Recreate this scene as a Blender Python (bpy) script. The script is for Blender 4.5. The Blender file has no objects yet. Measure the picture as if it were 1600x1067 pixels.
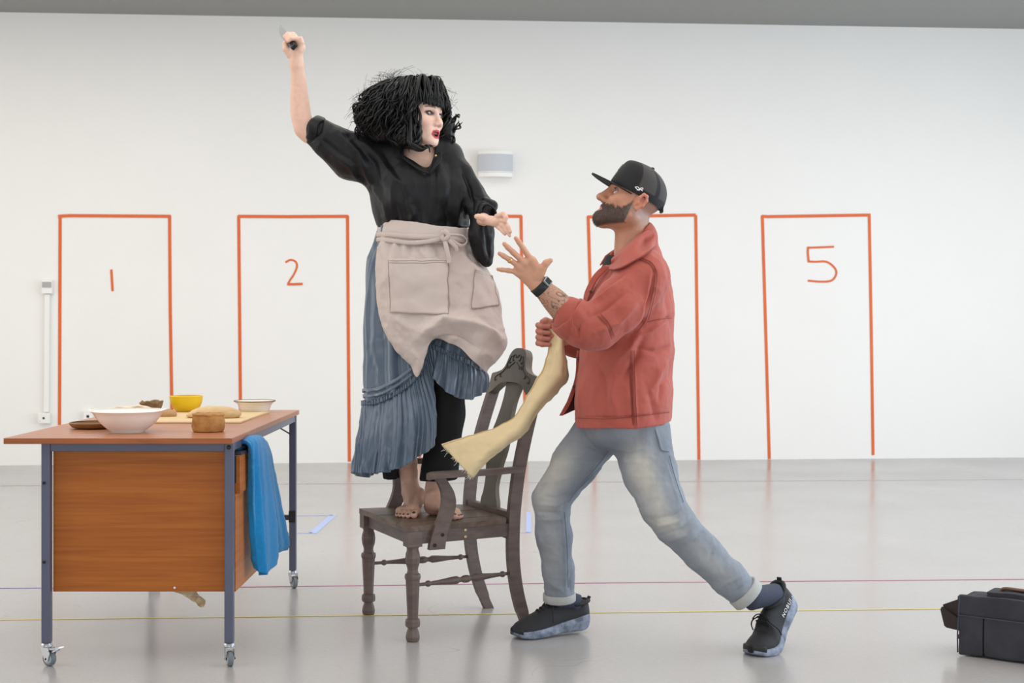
import bpy, bmesh, math, random
import numpy as np
random.seed(7)
rng = np.random.default_rng(7)
scene = bpy.context.scene
COL = scene.collection

# ------------------------------------------------------------------ camera
LENS, SENSOR = 50.0, 36.0
F = 1600 * LENS / SENSOR          # focal length in pixels
CH, HZ = 1.18, 500.0              # eye height (m), horizon row
cam = bpy.data.cameras.new('camera')
cam.lens, cam.sensor_width, cam.sensor_fit = LENS, SENSOR, 'HORIZONTAL'
cam.shift_y = -(533.5 - HZ) / 1600
cam.clip_end = 100
cam.dof.use_dof = True
cam.dof.focus_distance = 5.35
cam.dof.aperture_fstop = 6.3
cam_o = bpy.data.objects.new('camera', cam)
COL.objects.link(cam_o)
cam_o.location = (0, 0, CH)
cam_o.rotation_euler = (math.pi / 2, 0, 0)
scene.camera = cam_o

# ------------------------------------------------------------------ light
scene.view_settings.view_transform = 'Standard'
scene.view_settings.look = 'None'
scene.view_settings.gamma = 1
scene.view_settings.use_curve_mapping = False
scene.view_settings.exposure = 0.04
world = bpy.data.worlds.new('daylight')
scene.world = world
world.use_nodes = True
world.node_tree.nodes['Background'].inputs[0].default_value = (0.75, 0.87, 1.0, 1)
world.node_tree.nodes['Background'].inputs[1].default_value = 1.0

def area(name, loc, rot, sx, sy, watts, rgb):
    l = bpy.data.lights.new(name, 'AREA')
    l.shape, l.size, l.size_y, l.energy, l.color = 'RECTANGLE', sx, sy, watts, rgb
    o = bpy.data.objects.new(name, l)
    COL.objects.link(o)
    o.location, o.rotation_euler = loc, rot
    return o
R90 = math.pi / 2
CEIL_Z = 3.68
# daylight entering through the three window bands of the hall
area('window_daylight_right', (6.9, 4.8, 1.35), (0, R90, 0), 1.9, 9.6, 370, (0.74, 0.87, 1.0))
area('window_daylight_left', (-6.9, 5.0, 1.4), (0, -R90, 0), 1.9, 9.0, 100, (1.0, 0.90, 0.78))
area('window_daylight_rear', (0.0, -4.4, 1.45), (R90, 0, 0), 12.0, 2.0, 165, (1.0, 0.98, 0.96))
# the hall's ceiling lights: one large diffuser over the rehearsal area
area('ceiling_light_panel', (0.0, 6.1, CEIL_Z - 0.03), (0, 0, 0), 12.5, 8.2, 420, (1.0, 0.97, 0.938))

# ------------------------------------------------------------------ helpers
def P(px, py, d):
    return np.array([(px - 800) / F * d, d, CH - (py - HZ) / F * d])
def PX(p):
    p = np.asarray(p)
    return 800 + F * p[..., 0] / p[..., 1], HZ - F * (p[..., 2] - CH) / p[..., 1]
def V(*a): return np.array(a, float)
def unit(v):
    v = np.asarray(v, float)
    return v / (np.linalg.norm(v) + 1e-12)
def lin(c):
    c = np.asarray(c, float) / 255.0
    return np.where(c <= 0.04045, c / 12.92, ((c + 0.055) / 1.055) ** 2.4)

_h = np.random.default_rng(3).random(4096)
def vnoise(p):
    p = np.asarray(p, float)
    i = np.floor(p).astype(np.int64)
    f = p - i
    f = f * f * (3 - 2 * f)
    out = np.zeros(len(p))
    for dx in (0, 1):
        for dy in (0, 1):
            for dz in (0, 1):
                k = ((i[:, 0] + dx) * 73856093 ^ (i[:, 1] + dy) * 19349663 ^ (i[:, 2] + dz) * 83492791) & 4095
                w = (f[:, 0] if dx else 1 - f[:, 0]) * (f[:, 1] if dy else 1 - f[:, 1]) * (f[:, 2] if dz else 1 - f[:, 2])
                out += w * _h[k]
    return out * 2 - 1
def fbm(p, o=3):
    s, a = 0, 1
    for _ in range(o):
        s = s + a * vnoise(p)
        p = p * 2.03 + 17.3
        a *= 0.5
    return s

def ridged(p, o=3):
    s, a = 0, 1
    for _ in range(o):
        s = s + a * (1 - np.abs(vnoise(p)) * 2.2)
        p = p * 2.1 + 11.7
        a *= 0.45
    return s - 0.6

def catmull(pts, n):
    """smooth resampling of a polyline of any dimension"""
    p = np.asarray(pts, float)
    m = len(p)
    t = np.linspace(0, m - 1, n)
    i = np.clip(t.astype(int), 0, m - 2)
    f = (t - i)[:, None]
    p0, p1, p2 = p[np.maximum(i - 1, 0)], p[i], p[i + 1]
    p3 = p[np.minimum(i + 2, m - 1)]
    p0 = np.where((i == 0)[:, None], 2 * p1 - p2, p0)
    p3 = np.where((i == m - 2)[:, None], 2 * p2 - p1, p3)
    return 0.5 * (2 * p1 + (p2 - p0) * f + (2 * p0 - 5 * p1 + 4 * p2 - p3) * f ** 2 + (3 * p1 - p0 - 3 * p2 + p3) * f ** 3)

def net(ctrl, nv, nu):
    """bicubic surface through a net of control points -> (nv, nu, 3)"""
    c = np.asarray(ctrl, float)
    k = c.shape[2]
    a = catmull(c.reshape(c.shape[0], -1), nv).reshape(nv, c.shape[1], k)
    a = a.transpose(1, 0, 2).reshape(c.shape[1], -1)
    return catmull(a, nu).reshape(nu, nv, k).transpose(1, 0, 2)

WL = {}
def thing(name, loc, label, cat, group=None):
    o = bpy.data.objects.new(name, None)
    COL.objects.link(o)
    o.location = [float(x) for x in loc]
    o.empty_display_size = 0.05
    o['label'], o['category'] = label, cat
    if group: o['group'] = group
    WL[o] = np.array(loc, float)
    return o
def tag(o, label, cat, group=None):
    o['label'], o['category'] = label, cat
    if group: o['group'] = group
    return o
def struct(o):
    o['kind'] = 'structure'
    return o

def obj(name, geo, mat, parent=None, smooth=False, cols=None, label=None, kind=None, angle=None):
    """geo: MB or (verts, faces), world coordinates -> ONE mesh object"""
    if isinstance(geo, MB): v, f = geo.v, geo.f
    else: v, f = geo
    v = np.asarray(v, float).reshape(-1, 3)
    if parent is not None: org = WL[parent]
    else: org = V((v[:, 0].min() + v[:, 0].max()) / 2, (v[:, 1].min() + v[:, 1].max()) / 2, v[:, 2].min())
    me = bpy.data.meshes.new(name)
    if isinstance(f, np.ndarray): f = f.tolist()
    me.from_pydata((v - org).tolist(), [], f)
    me.validate()
    if cols is not None and len(me.vertices) == len(cols):
        at = me.color_attributes.new('col', 'FLOAT_COLOR', 'POINT')
        c4 = np.ones((len(cols), 4)); c4[:, :3] = cols
        at.data.foreach_set('color', c4.ravel())
    if smooth:
        me.shade_smooth()
        if angle: 
            me.set_sharp_from_angle(angle=math.radians(angle))
    if mat: me.materials.append(mat)
    o = bpy.data.objects.new(name, me)
    COL.objects.link(o)
    if parent is not None: o.parent = parent
    else: o.location = org.tolist()
    WL[o] = org
    if label: o['label'] = label
    if kind: o['kind'] = kind
    return o

def frame_of(d, up=(0, 0, 1)):
    d = unit(d)
    up = np.asarray(up, float)
    if abs(np.dot(d, up)) > 0.97: up = V(1, 0, 0) if abs(d[0]) < 0.9 else V(0, 1, 0)
    a = unit(np.cross(up, d))
    b = np.cross(d, a)
    return a, b, d

class MB:
    def __init__(s): s.v, s.f = [], []
    def add(s, v, f):
        n = len(s.v)
        s.v.extend(np.asarray(v, float).tolist())
        s.f.extend([[int(i) + n for i in q] for q in f])
        return s
    def box(s, c, size, ax=None, bev=0.0):
        """box with chamfered edges; ax rows = local axes"""
        c = np.asarray(c, float); h = np.asarray(size, float) / 2
        ax = np.eye(3) if ax is None else np.asarray(ax, float)
        b = min(bev, *(h * 0.95)) if bev > 0 else 0
        if b == 0:
            v = [(x, y, z) for x in (-h[0], h[0]) for y in (-h[1], h[1]) for z in (-h[2], h[2])]
            f = [(0, 1, 3, 2), (4, 6, 7, 5), (0, 4, 5, 1), (2, 3, 7, 6), (0, 2, 6, 4), (1, 5, 7, 3)]
            return s.add(c + np.array(v) @ ax, f)
        bm = bmesh.new()
        bmesh.ops.create_cube(bm, size=1)
        for q in bm.verts: q.co = (q.co.x * 2 * h[0], q.co.y * 2 * h[1], q.co.z * 2 * h[2])
        bmesh.ops.bevel(bm, geom=bm.edges[:], offset=b, segments=2, affect='EDGES', profile=0.6)
        bm.verts.index_update()
        v = np.array([q.co for q in bm.verts]); f = [[w.index for w in q.verts] for q in bm.faces]
        bm.free()
        return s.add(c + v @ ax, f)
    def bar(s, a, b, w, h, up=(0, 0, 1), bev=0.0):
        a, b = np.asarray(a, float), np.asarray(b, float)
        x, y, z = frame_of(b - a, up)
        return s.box((a + b) / 2, (w, h, np.linalg.norm(b - a)), np.array([x, y, z]), bev)
    def tube(s, pts, r, n=10, caps=True, flat=None, up=(0, 0, 1)):
        """swept tube; r scalar or list; flat=(k) squash along the second axis"""
        p = np.asarray(pts, float); m = len(p)
        r = np.full(m, r) if np.isscalar(r) else np.asarray(r, float)
        t = np.gradient(p, axis=0)
        a, b, _ = frame_of(t[0], up)
        vs = []
        th = np.linspace(0, 2 * math.pi, n, endpoint=False)
        for i in range(m):
            d = unit(t[i])
            a = unit(a - d * np.dot(a, d)); b = np.cross(d, a)
            k = 1.0 if flat is None else flat
            vs.append(p[i] + r[i] * (np.cos(th)[:, None] * a + k * np.sin(th)[:, None] * b))
        vs = np.concatenate(vs)
        f = [(i * n + j, i * n + (j + 1) % n, (i + 1) * n + (j + 1) % n, (i + 1) * n + j) for i in range(m - 1) for j in range(n)]
        if caps:
            f.append(tuple(range(n - 1, -1, -1))); f.append(tuple(range((m - 1) * n, m * n)))
        return s.add(vs, f)
    def lathe(s, prof, c, n=32, ax=None, closed=False, rot=0.0):
        """prof: (r, z) list, turned about the local z through c"""
        ax = np.eye(3) if ax is None else np.asarray(ax, float)
        m = len(prof)
        th = np.linspace(0, 2 * math.pi, n, endpoint=False) + rot
        v = np.array([(r * math.cos(t), r * math.sin(t), z) for r, z in prof for t in th])
        f = [(i * n + j, i * n + (j + 1) % n, (i + 1) * n + (j + 1) % n, (i + 1) * n + j) for i in range(m - 1 + (1 if closed else 0)) for j in range(n)]
        f = [tuple(q % (m * n) for q in g) for g in f]
        if not closed:
            f.append(tuple(range(n - 1, -1, -1))); f.append(tuple(range((m - 1) * n, m * n)))
        return s.add(np.asarray(c, float) + v @ ax, f)
    def prism(s, poly, origin, x, y, depth):
        """polygon in the plane (x, y) extruded by depth along x cross y"""
        x, y = unit(x), unit(y); z = np.cross(x, y)
        p = np.array([np.asarray(origin, float) + a * x + b * y for a, b in poly]); n = len(p)
        f = [tuple(range(n - 1, -1, -1)), tuple(range(n, 2 * n))] + [(i, (i + 1) % n, n + (i + 1) % n, n + i) for i in range(n)]
        return s.add(np.concatenate([p, p + z * depth]), f)

def sheet(g, th, cyc=False):
    """grid of points (nv, nu, 3) -> closed thin solid of thickness th"""
    nv, nu, _ = g.shape
    du = np.roll(g, -1, 1) - np.roll(g, 1, 1) if cyc else np.gradient(g, axis=1)
    n = np.cross(du, np.gradient(g, axis=0))
    n /= np.linalg.norm(n, axis=2, keepdims=True) + 1e-12
    v = np.concatenate([(g + n * th / 2).reshape(-1, 3), (g - n * th / 2).reshape(-1, 3)])
    N = nv * nu
    f = []
    mu = nu if cyc else nu - 1
    for i in range(nv - 1):
        for j in range(mu):
            k = (j + 1) % nu
            a, b, c, d = i * nu + j, i * nu + k, (i + 1) * nu + k, (i + 1) * nu + j
            f.append((a, b, c, d)); f.append((N + d, N + c, N + b, N + a))
    for j in range(mu):
        k = (j + 1) % nu
        f.append((k, j, N + j, N + k))
        e = (nv - 1) * nu
        f.append((e + j, e + k, N + e + k, N + e + j))
    if not cyc:
        for i in range(nv - 1):
            a, b = i * nu, (i + 1) * nu
            f.append((a, b, N + b, N + a))
            a, b = a + nu - 1, b + nu - 1
            f.append((b, a, N + a, N + b))
    return v, f

# ------------------------------------------------------------------ materials
def mat(name, rgb, rough=0.5, metal=0.0, var=0.0, vscale=6.0, bump=0.0, bscale=40.0, attr=False, spec=0.5, sheen=0.0, stretch=(1, 1, 1), rgb2=None, sss=0.0, fabric=0.0, coat=0.0):
    m = bpy.data.materials.new(name)
    m.use_nodes = True
    nt = m.node_tree
    N, L = nt.nodes, nt.links
    b = N['Principled BSDF']
    c = tuple(lin(rgb)) + (1,)
    b.inputs['Base Color'].default_value = c
    b.inputs['Roughness'].default_value = rough
    b.inputs['Metallic'].default_value = metal
    b.inputs['Specular IOR Level'].default_value = spec
    if sheen:
        b.inputs['Sheen Weight'].default_value = sheen
        b.inputs['Sheen Roughness'].default_value = 0.5
    if sss:
        b.inputs['Subsurface Weight'].default_value = sss
        b.inputs['Subsurface Radius'].default_value = (0.012, 0.005, 0.003)
        b.inputs['Subsurface Scale'].default_value = 1.0
    if coat:
        b.inputs['Coat Weight'].default_value = coat
        b.inputs['Coat Roughness'].default_value = 0.12
    tc = N.new('ShaderNodeTexCoord')
    mp = N.new('ShaderNodeMapping')
    mp.inputs['Scale'].default_value = stretch
    L.new(tc.outputs['Object'], mp.inputs['Vector'])
    src = None
    if attr:
        a = N.new('ShaderNodeAttribute'); a.attribute_name = 'col'
        src = a.outputs['Color']
    if var or rgb2 is not None:
        no = N.new('ShaderNodeTexNoise'); no.inputs['Scale'].default_value = vscale
        no.inputs['Detail'].default_value = 5; no.inputs['Roughness'].default_value = 0.6
        L.new(mp.outputs[0], no.inputs['Vector'])
        if rgb2 is not None:
            rp = N.new('ShaderNodeValToRGB')
            rp.color_ramp.elements[0].position, rp.color_ramp.elements[1].position = 0.36, 0.64
            rp.color_ramp.elements[0].color = c
            rp.color_ramp.elements[1].color = tuple(lin(rgb2)) + (1,)
            L.new(no.outputs['Fac'], rp.inputs['Fac'])
            src = rp.outputs['Color']
        if var:
            mr = N.new('ShaderNodeMapRange')
            mr.inputs[1].default_value, mr.inputs[2].default_value = 0.3, 0.7
            mr.inputs[3].default_value, mr.inputs[4].default_value = 1 - var, 1 + var
            L.new(no.outputs['Fac'], mr.inputs[0])
            hs = N.new('ShaderNodeMixRGB'); hs.blend_type = 'MULTIPLY'; hs.inputs[0].default_value = 1
            if src is None: hs.inputs[1].default_value = c
            else: L.new(src, hs.inputs[1])
            L.new(mr.outputs[0], hs.inputs[2])
            src = hs.outputs[0]
    if src is not None: L.new(src, b.inputs['Base Color'])
    if bump or fabric:
        bp = N.new('ShaderNodeBump'); bp.inputs['Strength'].default_value = bump or fabric
        bp.inputs['Distance'].default_value = 0.002
        if fabric:
            w = N.new('ShaderNodeTexWave'); w.inputs['Scale'].default_value = bscale; w.inputs['Distortion'].default_value = 1.5
            w.bands_direction = 'DIAGONAL'
        else:
            w = N.new('ShaderNodeTexNoise'); w.inputs['Scale'].default_value = bscale; w.inputs['Detail'].default_value = 4
        L.new(mp.outputs[0], w.inputs['Vector'])
        L.new(w.outputs['Fac'], bp.inputs['Height'])
        L.new(bp.outputs[0], b.inputs['Normal'])
    return m

# ------------------------------------------------------------------ implicit surfaces (bodies, garments)
class SDF:
    """smooth union of round cones and ellipsoids, polygonised with sparse surface nets"""
    def __init__(s): s.p = []
    def cone(s, a, b, ra, rb=None, k=0.02, n=None, sq=1.0, op='u'):
        a, b = np.asarray(a, float), np.asarray(b, float)
        rb = ra if rb is None else rb
        R = max(ra, rb)
        s.p.append(('c', a, b, ra, rb, k, None if n is None else unit(n), sq, op, (a + b) / 2, np.linalg.norm(b - a) / 2 + R * max(1, sq)))
        return s
    def chain(s, pts, rs, k=0.02, n=None, sq=1.0, op='u'):
        for i in range(len(pts) - 1): s.cone(pts[i], pts[i + 1], rs[i], rs[i + 1], k, n, sq, op)
        return s
    def limb(s, pts, rs, k=0.006, m=4, n=None, sq=1.0):
        """smooth tapering limb through the given joints"""
        c = catmull([tuple(p) + (r,) for p, r in zip(pts, rs)], (len(pts) - 1) * m + 1)
        s.cone(c[0, :3], c[1, :3], c[0, 3], c[1, 3], 0.025, n, sq)
        for i in range(1, len(c) - 1): s.cone(c[i, :3], c[i + 1, :3], c[i, 3], c[i + 1, 3], k, n, sq)
        return s
    def ell(s, c, r, ax=None, k=0.02, op='u'):
        c = np.asarray(c, float); r = np.asarray(r, float) * np.ones(3)
        s.p.append(('e', c, r, np.eye(3) if ax is None else np.asarray(ax, float), 0, k, None, 1, op, c, r.max()))
        return s
    def plane(s, c, n, k=0.004, rad=10.0):
        """keep only the side the normal points away from"""
        s.p.append(('p', np.asarray(c, float), unit(n), 0, 0, k, None, 1, 'i', np.asarray(c, float), rad))
        return s
    @staticmethod
    def dist(q, pr):
        t = pr[0]
        if t == 'c':
            _, a, b, ra, rb, k, n, sq = pr[:8]
            ab = b - a; L2 = ab @ ab
            w = q - a
            if L2 > 1e-12:
                h = np.clip(w @ ab / L2, 0, 1)
                w = w - h[:, None] * ab
                r = ra + h * (rb - ra)
            else: r = ra
            if n is None: return np.sqrt((w * w).sum(1)) - r
            wn = w @ n
            w2 = np.maximum((w * w).sum(1) - wn * wn, 0)
            k0 = np.sqrt(w2 + (wn / sq) ** 2) / r
            k1 = np.sqrt(w2 + (wn / sq ** 2) ** 2) / (r * r) + 1e-9
            return np.where(k0 < 0.05, -r * sq, k0 * (k0 - 1) / k1)
        if t == 'e':
            _, c, r, ax = pr[:4]
            w = (q - c) @ ax.T
            k0 = np.sqrt(((w / r) ** 2).sum(1))
            k1 = np.sqrt(((w / r ** 2) ** 2).sum(1)) + 1e-9
            return np.where(k0 < 0.05, -r.min(), k0 * (k0 - 1) / k1)
        return (q - pr[1]) @ pr[2]
    def ev(s, q, prims=None):
        d = np.full(len(q), 1.0)
        for pr in (s.p if prims is None else prims):
            e = s.dist(q, pr); k = pr[5]; op = pr[8]
            if op == 'u':
                h = np.maximum(k - np.abs(d - e), 0) / k
                d = np.minimum(d, e) - h * h * k / 4
            else:
                if op == 's': e = -e
                h = np.maximum(k - np.abs(d - e), 0) / k
                d = np.maximum(d, e) + h * h * k / 4
        return d
    def mesh(s, h):
        B, S = 8, 4
        lo = np.min([p[9] - p[10] for p in s.p if p[8] == 'u'], 0) - 0.05
        hi = np.max([p[9] + p[10] for p in s.p if p[8] == 'u'], 0) + 0.05
        sb = B * S * h
        nb = np.ceil((hi - lo) / sb).astype(int)
        M = (nb * B * S + 4).astype(np.int64)
        cent = np.array([p[9] for p in s.p]); rad = np.array([p[10] for p in s.p])
        gi = np.stack(np.meshgrid(*[np.arange(B + 1)] * 3, indexing='ij'), -1).reshape(-1, 3)
        bi = np.stack(np.meshgrid(*[np.arange(S)] * 3, indexing='ij'), -1).reshape(-1, 3) * B
        keys, pos, edges = [], [], []
        for I in range(nb[0]):
            for J in range(nb[1]):
                for K in range(nb[2]):
                    base = np.array([I, J, K]) * B * S
                    c = lo + (base + B * S / 2) * h
                    sel = np.linalg.norm(cent - c, axis=1) - rad < sb * 0.87 + 0.06
                    prims = [p for p, q in zip(s.p, sel) if q]
                    if not any(p[8] == 'u' for p in prims): continue
                    d0 = s.ev(lo + (base + bi + B / 2) * h, prims)
                    keep = bi[np.abs(d0) < B * h * 0.87 * 1.7]
                    if len(keep) == 0: continue
                    g = (base + keep)[:, None, :] + gi[None]
                    d = s.ev(lo + g.reshape(-1, 3) * h, prims).reshape(len(keep), B + 1, B + 1, B + 1)
                    ins = d < 0
                    cnt = sum(ins[:, i:B + i, j:B + j, k:B + k].astype(int) for i in (0, 1) for j in (0, 1) for k in (0, 1))
                    act = (cnt > 0) & (cnt < 8)
                    b_, x, y, z = np.nonzero(act)
                    if len(b_) == 0: continue
                    acc = np.zeros((len(b_), 3)); m = np.zeros(len(b_))
                    for ax in range(3):
                        o1, o2 = [q for q in range(3) if q != ax]
                        for u in (0, 1):
                            for w in (0, 1):
                                o = np.zeros(3, int); o[o1], o[o2] = u, w
                                e = o.copy(); e[ax] = 1
                                da = d[b_, x + o[0], y + o[1], z + o[2]]; db = d[b_, x + e[0], y + e[1], z + e[2]]
                                cr = (da < 0) != (db < 0)
                                t = np.where(cr, da / np.where(cr, da - db, 1), 0)
                                pt = np.tile(o.astype(float), (len(b_), 1)); pt[:, ax] = t
                                acc += pt * cr[:, None]; m += cr
                    cell = (base + keep[b_]) + np.stack([x, y, z], 1)
                    keys.append((cell[:, 0] * M[1] + cell[:, 1]) * M[2] + cell[:, 2])
                    pos.append(lo + (cell + acc / m[:, None]) * h)
                    for ax in range(3):
                        o = np.zeros(3, int); o[ax] = 1
                        da = ins[:, :B, :B, :B]; db = ins[:, o[0]:B + o[0], o[1]:B + o[1], o[2]:B + o[2]]
                        b2, x2, y2, z2 = np.nonzero(da != db)
                        if len(b2):
                            edges.append((ax, (base + keep[b2]) + np.stack([x2, y2, z2], 1), da[b2, x2, y2, z2]))
        keys = np.concatenate(keys); pos = np.concatenate(pos)
        od = np.argsort(keys); keys, pos = keys[od], pos[od]
        mul = np.array([M[1] * M[2], M[2], 1])
        faces = []
        for ax in range(3):
            E = [e for e in edges if e[0] == ax]
            if not E: continue
            g = np.concatenate([e[1] for e in E]); sg = np.concatenate([e[2] for e in E])
            o1, o2 = (ax + 1) % 3, (ax + 2) % 3
            u = np.zeros(3, int); u[o1] = 1
            w = np.zeros(3, int); w[o2] = 1
            q = np.stack([g, g - u, g - u - w, g - w], 1) @ mul
            ix = np.searchsorted(keys, q); ix = np.minimum(ix, len(keys) - 1)
            ok = (keys[ix] == q).all(1)
            ix, sg = ix[ok], sg[ok]
            faces.append(np.where(sg[:, None], ix, ix[:, ::-1]))
        return pos, np.concatenate(faces)

def vnormals(v, f):
    f = np.asarray(f)
    fn = np.cross(v[f[:, 2]] - v[f[:, 0]], v[f[:, 3]] - v[f[:, 1]])
    n = np.zeros_like(v)
    for i in range(4): 
        for a in range(3): n[:, a] += np.bincount(f[:, i], fn[:, a], len(v))
    return n / (np.linalg.norm(n, axis=1, keepdims=True) + 1e-12)

def relax(v, f, it=2, lam=0.5):
    f = np.asarray(f)
    e = np.concatenate([f[:, [0, 1]], f[:, [1, 2]], f[:, [2, 3]], f[:, [3, 0]]])
    e = np.concatenate([e, e[:, ::-1]])
    c = np.bincount(e[:, 0], minlength=len(v))[:, None]
    for i in range(it):
        s = np.stack([np.bincount(e[:, 0], v[e[:, 1], a], len(v)) for a in range(3)], 1)
        v = v + lam * (s / np.maximum(c, 1) - v)
    return v

def seg_dist(px, py, line):
    """distance in pixels to a polyline, and the parameter 0..1 along it"""
    best = np.full(len(px), 1e9); tt = np.zeros(len(px))
    n = len(line) - 1
    for i in range(n):
        (ax, ay), (bx, by) = line[i], line[i + 1]
        dx, dy = bx - ax, by - ay
        t = np.clip(((px - ax) * dx + (py - ay) * dy) / (dx * dx + dy * dy + 1e-9), 0, 1)
        d = np.hypot(px - ax - t * dx, py - ay - t * dy)
        b = d < best
        best = np.where(b, d, best); tt = np.where(b, (i + t) / n, tt)
    return best, tt

def folds(v, nrm, lines, side=-1.0, gain=1.0):
    """raise creases (polyline, width, height in m) on the side of the cloth that faces the hall"""
    px, py = PX(v)
    face = np.clip(-nrm[:, 1] * 1.6, 0, 1) if side < 0 else np.clip(nrm[:, 1] * 1.6, 0, 1)
    out = np.zeros(len(v))
    for line, w, a in lines:
        d, t = seg_dist(px, py, line)
        out += a * np.exp(-(d / w) ** 1.6) * np.sin(np.clip(t, 0.04, 0.96) * math.pi) ** 0.5
    return v + nrm * (out * face * gain)[:, None]

# ================================================================== ROOM
WS = 0.0783
def wd(px): return (11.55 + 4.158 * WS) / (1 - WS * (px - 800) / F)
def W(px, py, off=0.0):
    p = P(px, py, wd(px))
    return p + WN * off
WDIR = unit((1, WS, 0)); WN = V(WDIR[1], -WDIR[0], 0)
CEIL = 3.68

def floor_mat():
    m = mat('grey_vinyl', (191, 188, 185), 0.24)
    N, L = m.node_tree.nodes, m.node_tree.links
    b = N['Principled BSDF']
    tc = N.new('ShaderNodeTexCoord')
    def noise(scale, st, lo, hi, a, c, det=4, dist=0.0):
        mp = N.new('ShaderNodeMapping'); mp.inputs['Scale'].default_value = st
        L.new(tc.outputs['Object'], mp.inputs['Vector'])
        n = N.new('ShaderNodeTexNoise'); n.inputs['Scale'].default_value = scale
        n.inputs['Detail'].default_value = det; n.inputs['Distortion'].default_value = dist
        L.new(mp.outputs[0], n.inputs['Vector'])
        r = N.new('ShaderNodeMapRange')
        for i, x in enumerate((lo, hi, a, c)): r.inputs[i + 1].default_value = x
        L.new(n.outputs['Fac'], r.inputs[0])
        return r.outputs[0]
    broad = noise(0.9, (1, 1, 1), 0.3, 0.7, 0.95, 1.04)
    speck = noise(60, (1, 1, 1), 0.3, 0.7, 0.97, 1.03, 2)
    # scuffs: thin dark rings and strokes left by shoes and castors
    mp = N.new('ShaderNodeMapping'); mp.inputs['Scale'].default_value = (0.55, 0.8, 1)
    L.new(tc.outputs['Object'], mp.inputs['Vector'])
    n = N.new('ShaderNodeTexNoise'); n.inputs['Scale'].default_value = 1.6; n.inputs['Detail'].default_value = 1.5; n.inputs['Distortion'].default_value = 1.2
    L.new(mp.outputs[0], n.inputs['Vector'])
    s1 = N.new('ShaderNodeMath'); s1.operation = 'SUBTRACT'; s1.inputs[1].default_value = 0.5; L.new(n.outputs['Fac'], s1.inputs[0])
    s2 = N.new('ShaderNodeMath'); s2.operation = 'ABSOLUTE'; L.new(s1.outputs[0], s2.inputs[0])
    s3 = N.new('ShaderNodeMapRange'); s3.inputs[1].default_value = 0.0; s3.inputs[2].default_value = 0.0022; s3.inputs[3].default_value = 0.16; s3.inputs[4].default_value = 0.0
    L.new(s2.outputs[0], s3.inputs[0])
    gate = noise(2.3, (1, 1, 1), 0.52, 0.62, 0.0, 1.0, 3)
    sc = N.new('ShaderNodeMath'); sc.operation = 'MULTIPLY'; L.new(s3.outputs[0], sc.inputs[0]); L.new(gate, sc.inputs[1])
    inv = N.new('ShaderNodeMath'); inv.operation = 'SUBTRACT'; inv.inputs[0].default_value = 1.0; L.new(sc.outputs[0], inv.inputs[1])
    p1 = N.new('ShaderNodeMath'); p1.operation = 'MULTIPLY'; L.new(broad, p1.inputs[0]); L.new(speck, p1.inputs[1])
    p2 = N.new('ShaderNodeMath'); p2.operation = 'MULTIPLY'; L.new(p1.outputs[0], p2.inputs[0]); L.new(inv.outputs[0], p2.inputs[1])
    mx = N.new('ShaderNodeMixRGB'); mx.blend_type = 'MULTIPLY'; mx.inputs[0].default_value = 1
    mx.inputs[1].default_value = tuple(lin((172, 169, 167))) + (1,)
    L.new(p2.outputs[0], mx.inputs[2]); L.new(mx.outputs[0], b.inputs['Base Color'])
    L.new(noise(1.7, (1, 1, 1), 0.3, 0.7, 0.17, 0.27), b.inputs['Roughness'])
    b.inputs['Specular IOR Level'].default_value = 0.55
    return m
M_floor = floor_mat()
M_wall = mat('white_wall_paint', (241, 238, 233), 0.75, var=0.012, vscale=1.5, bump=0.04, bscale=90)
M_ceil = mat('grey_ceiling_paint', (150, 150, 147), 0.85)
M_side = mat('pale_side_wall', (214, 211, 206), 0.8)
M_frame = mat('window_frame_grey', (120, 122, 126), 0.5)
M_orange = mat('orange_tape', (220, 102, 44), 0.55, var=0.05, vscale=3)

LX, RX, BY = -7.2, 7.2, -4.8
struct(obj('floor', MB().box((0, 4.5, -0.05), (15.2, 19.4, 0.1)), M_floor))
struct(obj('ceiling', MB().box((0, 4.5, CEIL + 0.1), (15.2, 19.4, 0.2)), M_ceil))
wl, wr = W(-900, 500)[:2], W(2500, 500)[:2]
def at_x(x): return V(x, 11.55 + (x + 4.158) * WS)
a, b = at_x(-7.5), at_x(7.5)
bw = MB()
c = (a + b) / 2 - WN[:2] * 0.1
bw.box((c[0], c[1], CEIL / 2), (np.linalg.norm(b - a), 0.2, CEIL), np.array([WDIR, -WN, (0, 0, 1)]))
struct(obj('wall_back', bw, M_wall))
def side_wall(name, x, ys, zs, n):
    """wall with a band of windows: sill, lintel, piers; frames as parts"""
    y0, y1, z0, z1 = ys[0], ys[1], zs[0], zs[1]
    m = MB()
    A, B = -4.9, 13.0
    m.box((x, (A + B) / 2, z0 / 2), (0.2, B - A, z0))
    m.box((x, (A + B) / 2, (z1 + CEIL) / 2), (0.2, B - A, CEIL - z1))
    m.box((x, (A + y0) / 2, (z0 + z1) / 2), (0.2, y0 - A, z1 - z0))
    m.box((x, (y1 + B) / 2, (z0 + z1) / 2), (0.2, B - y1, z1 - z0))
    return struct(obj(name, m, M_side))
def window_x(name, x, y0, y1, z0, z1, n):
    m = MB()
    for z in (z0 + 0.03, z1 - 0.03): m.box((x, (y0 + y1) / 2, z), (0.06, y1 - y0, 0.06))
    for i in range(n + 1):
        y = y0 + 0.03 + (y1 - y0 - 0.06) * i / n
        m.box((x, y, (z0 + z1) / 2), (0.06, 0.06, z1 - z0 - 0.12))
    return struct(obj(name, m, M_frame))
side_wall('wall_right', RX, (-0.1, 9.7), (0.35, 2.4), 8)
side_wall('wall_left', LX, (0.4, 9.6), (0.4, 2.4), 6)
window_x('window_1', RX, -0.1, 9.7, 0.35, 2.4, 8)
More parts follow.
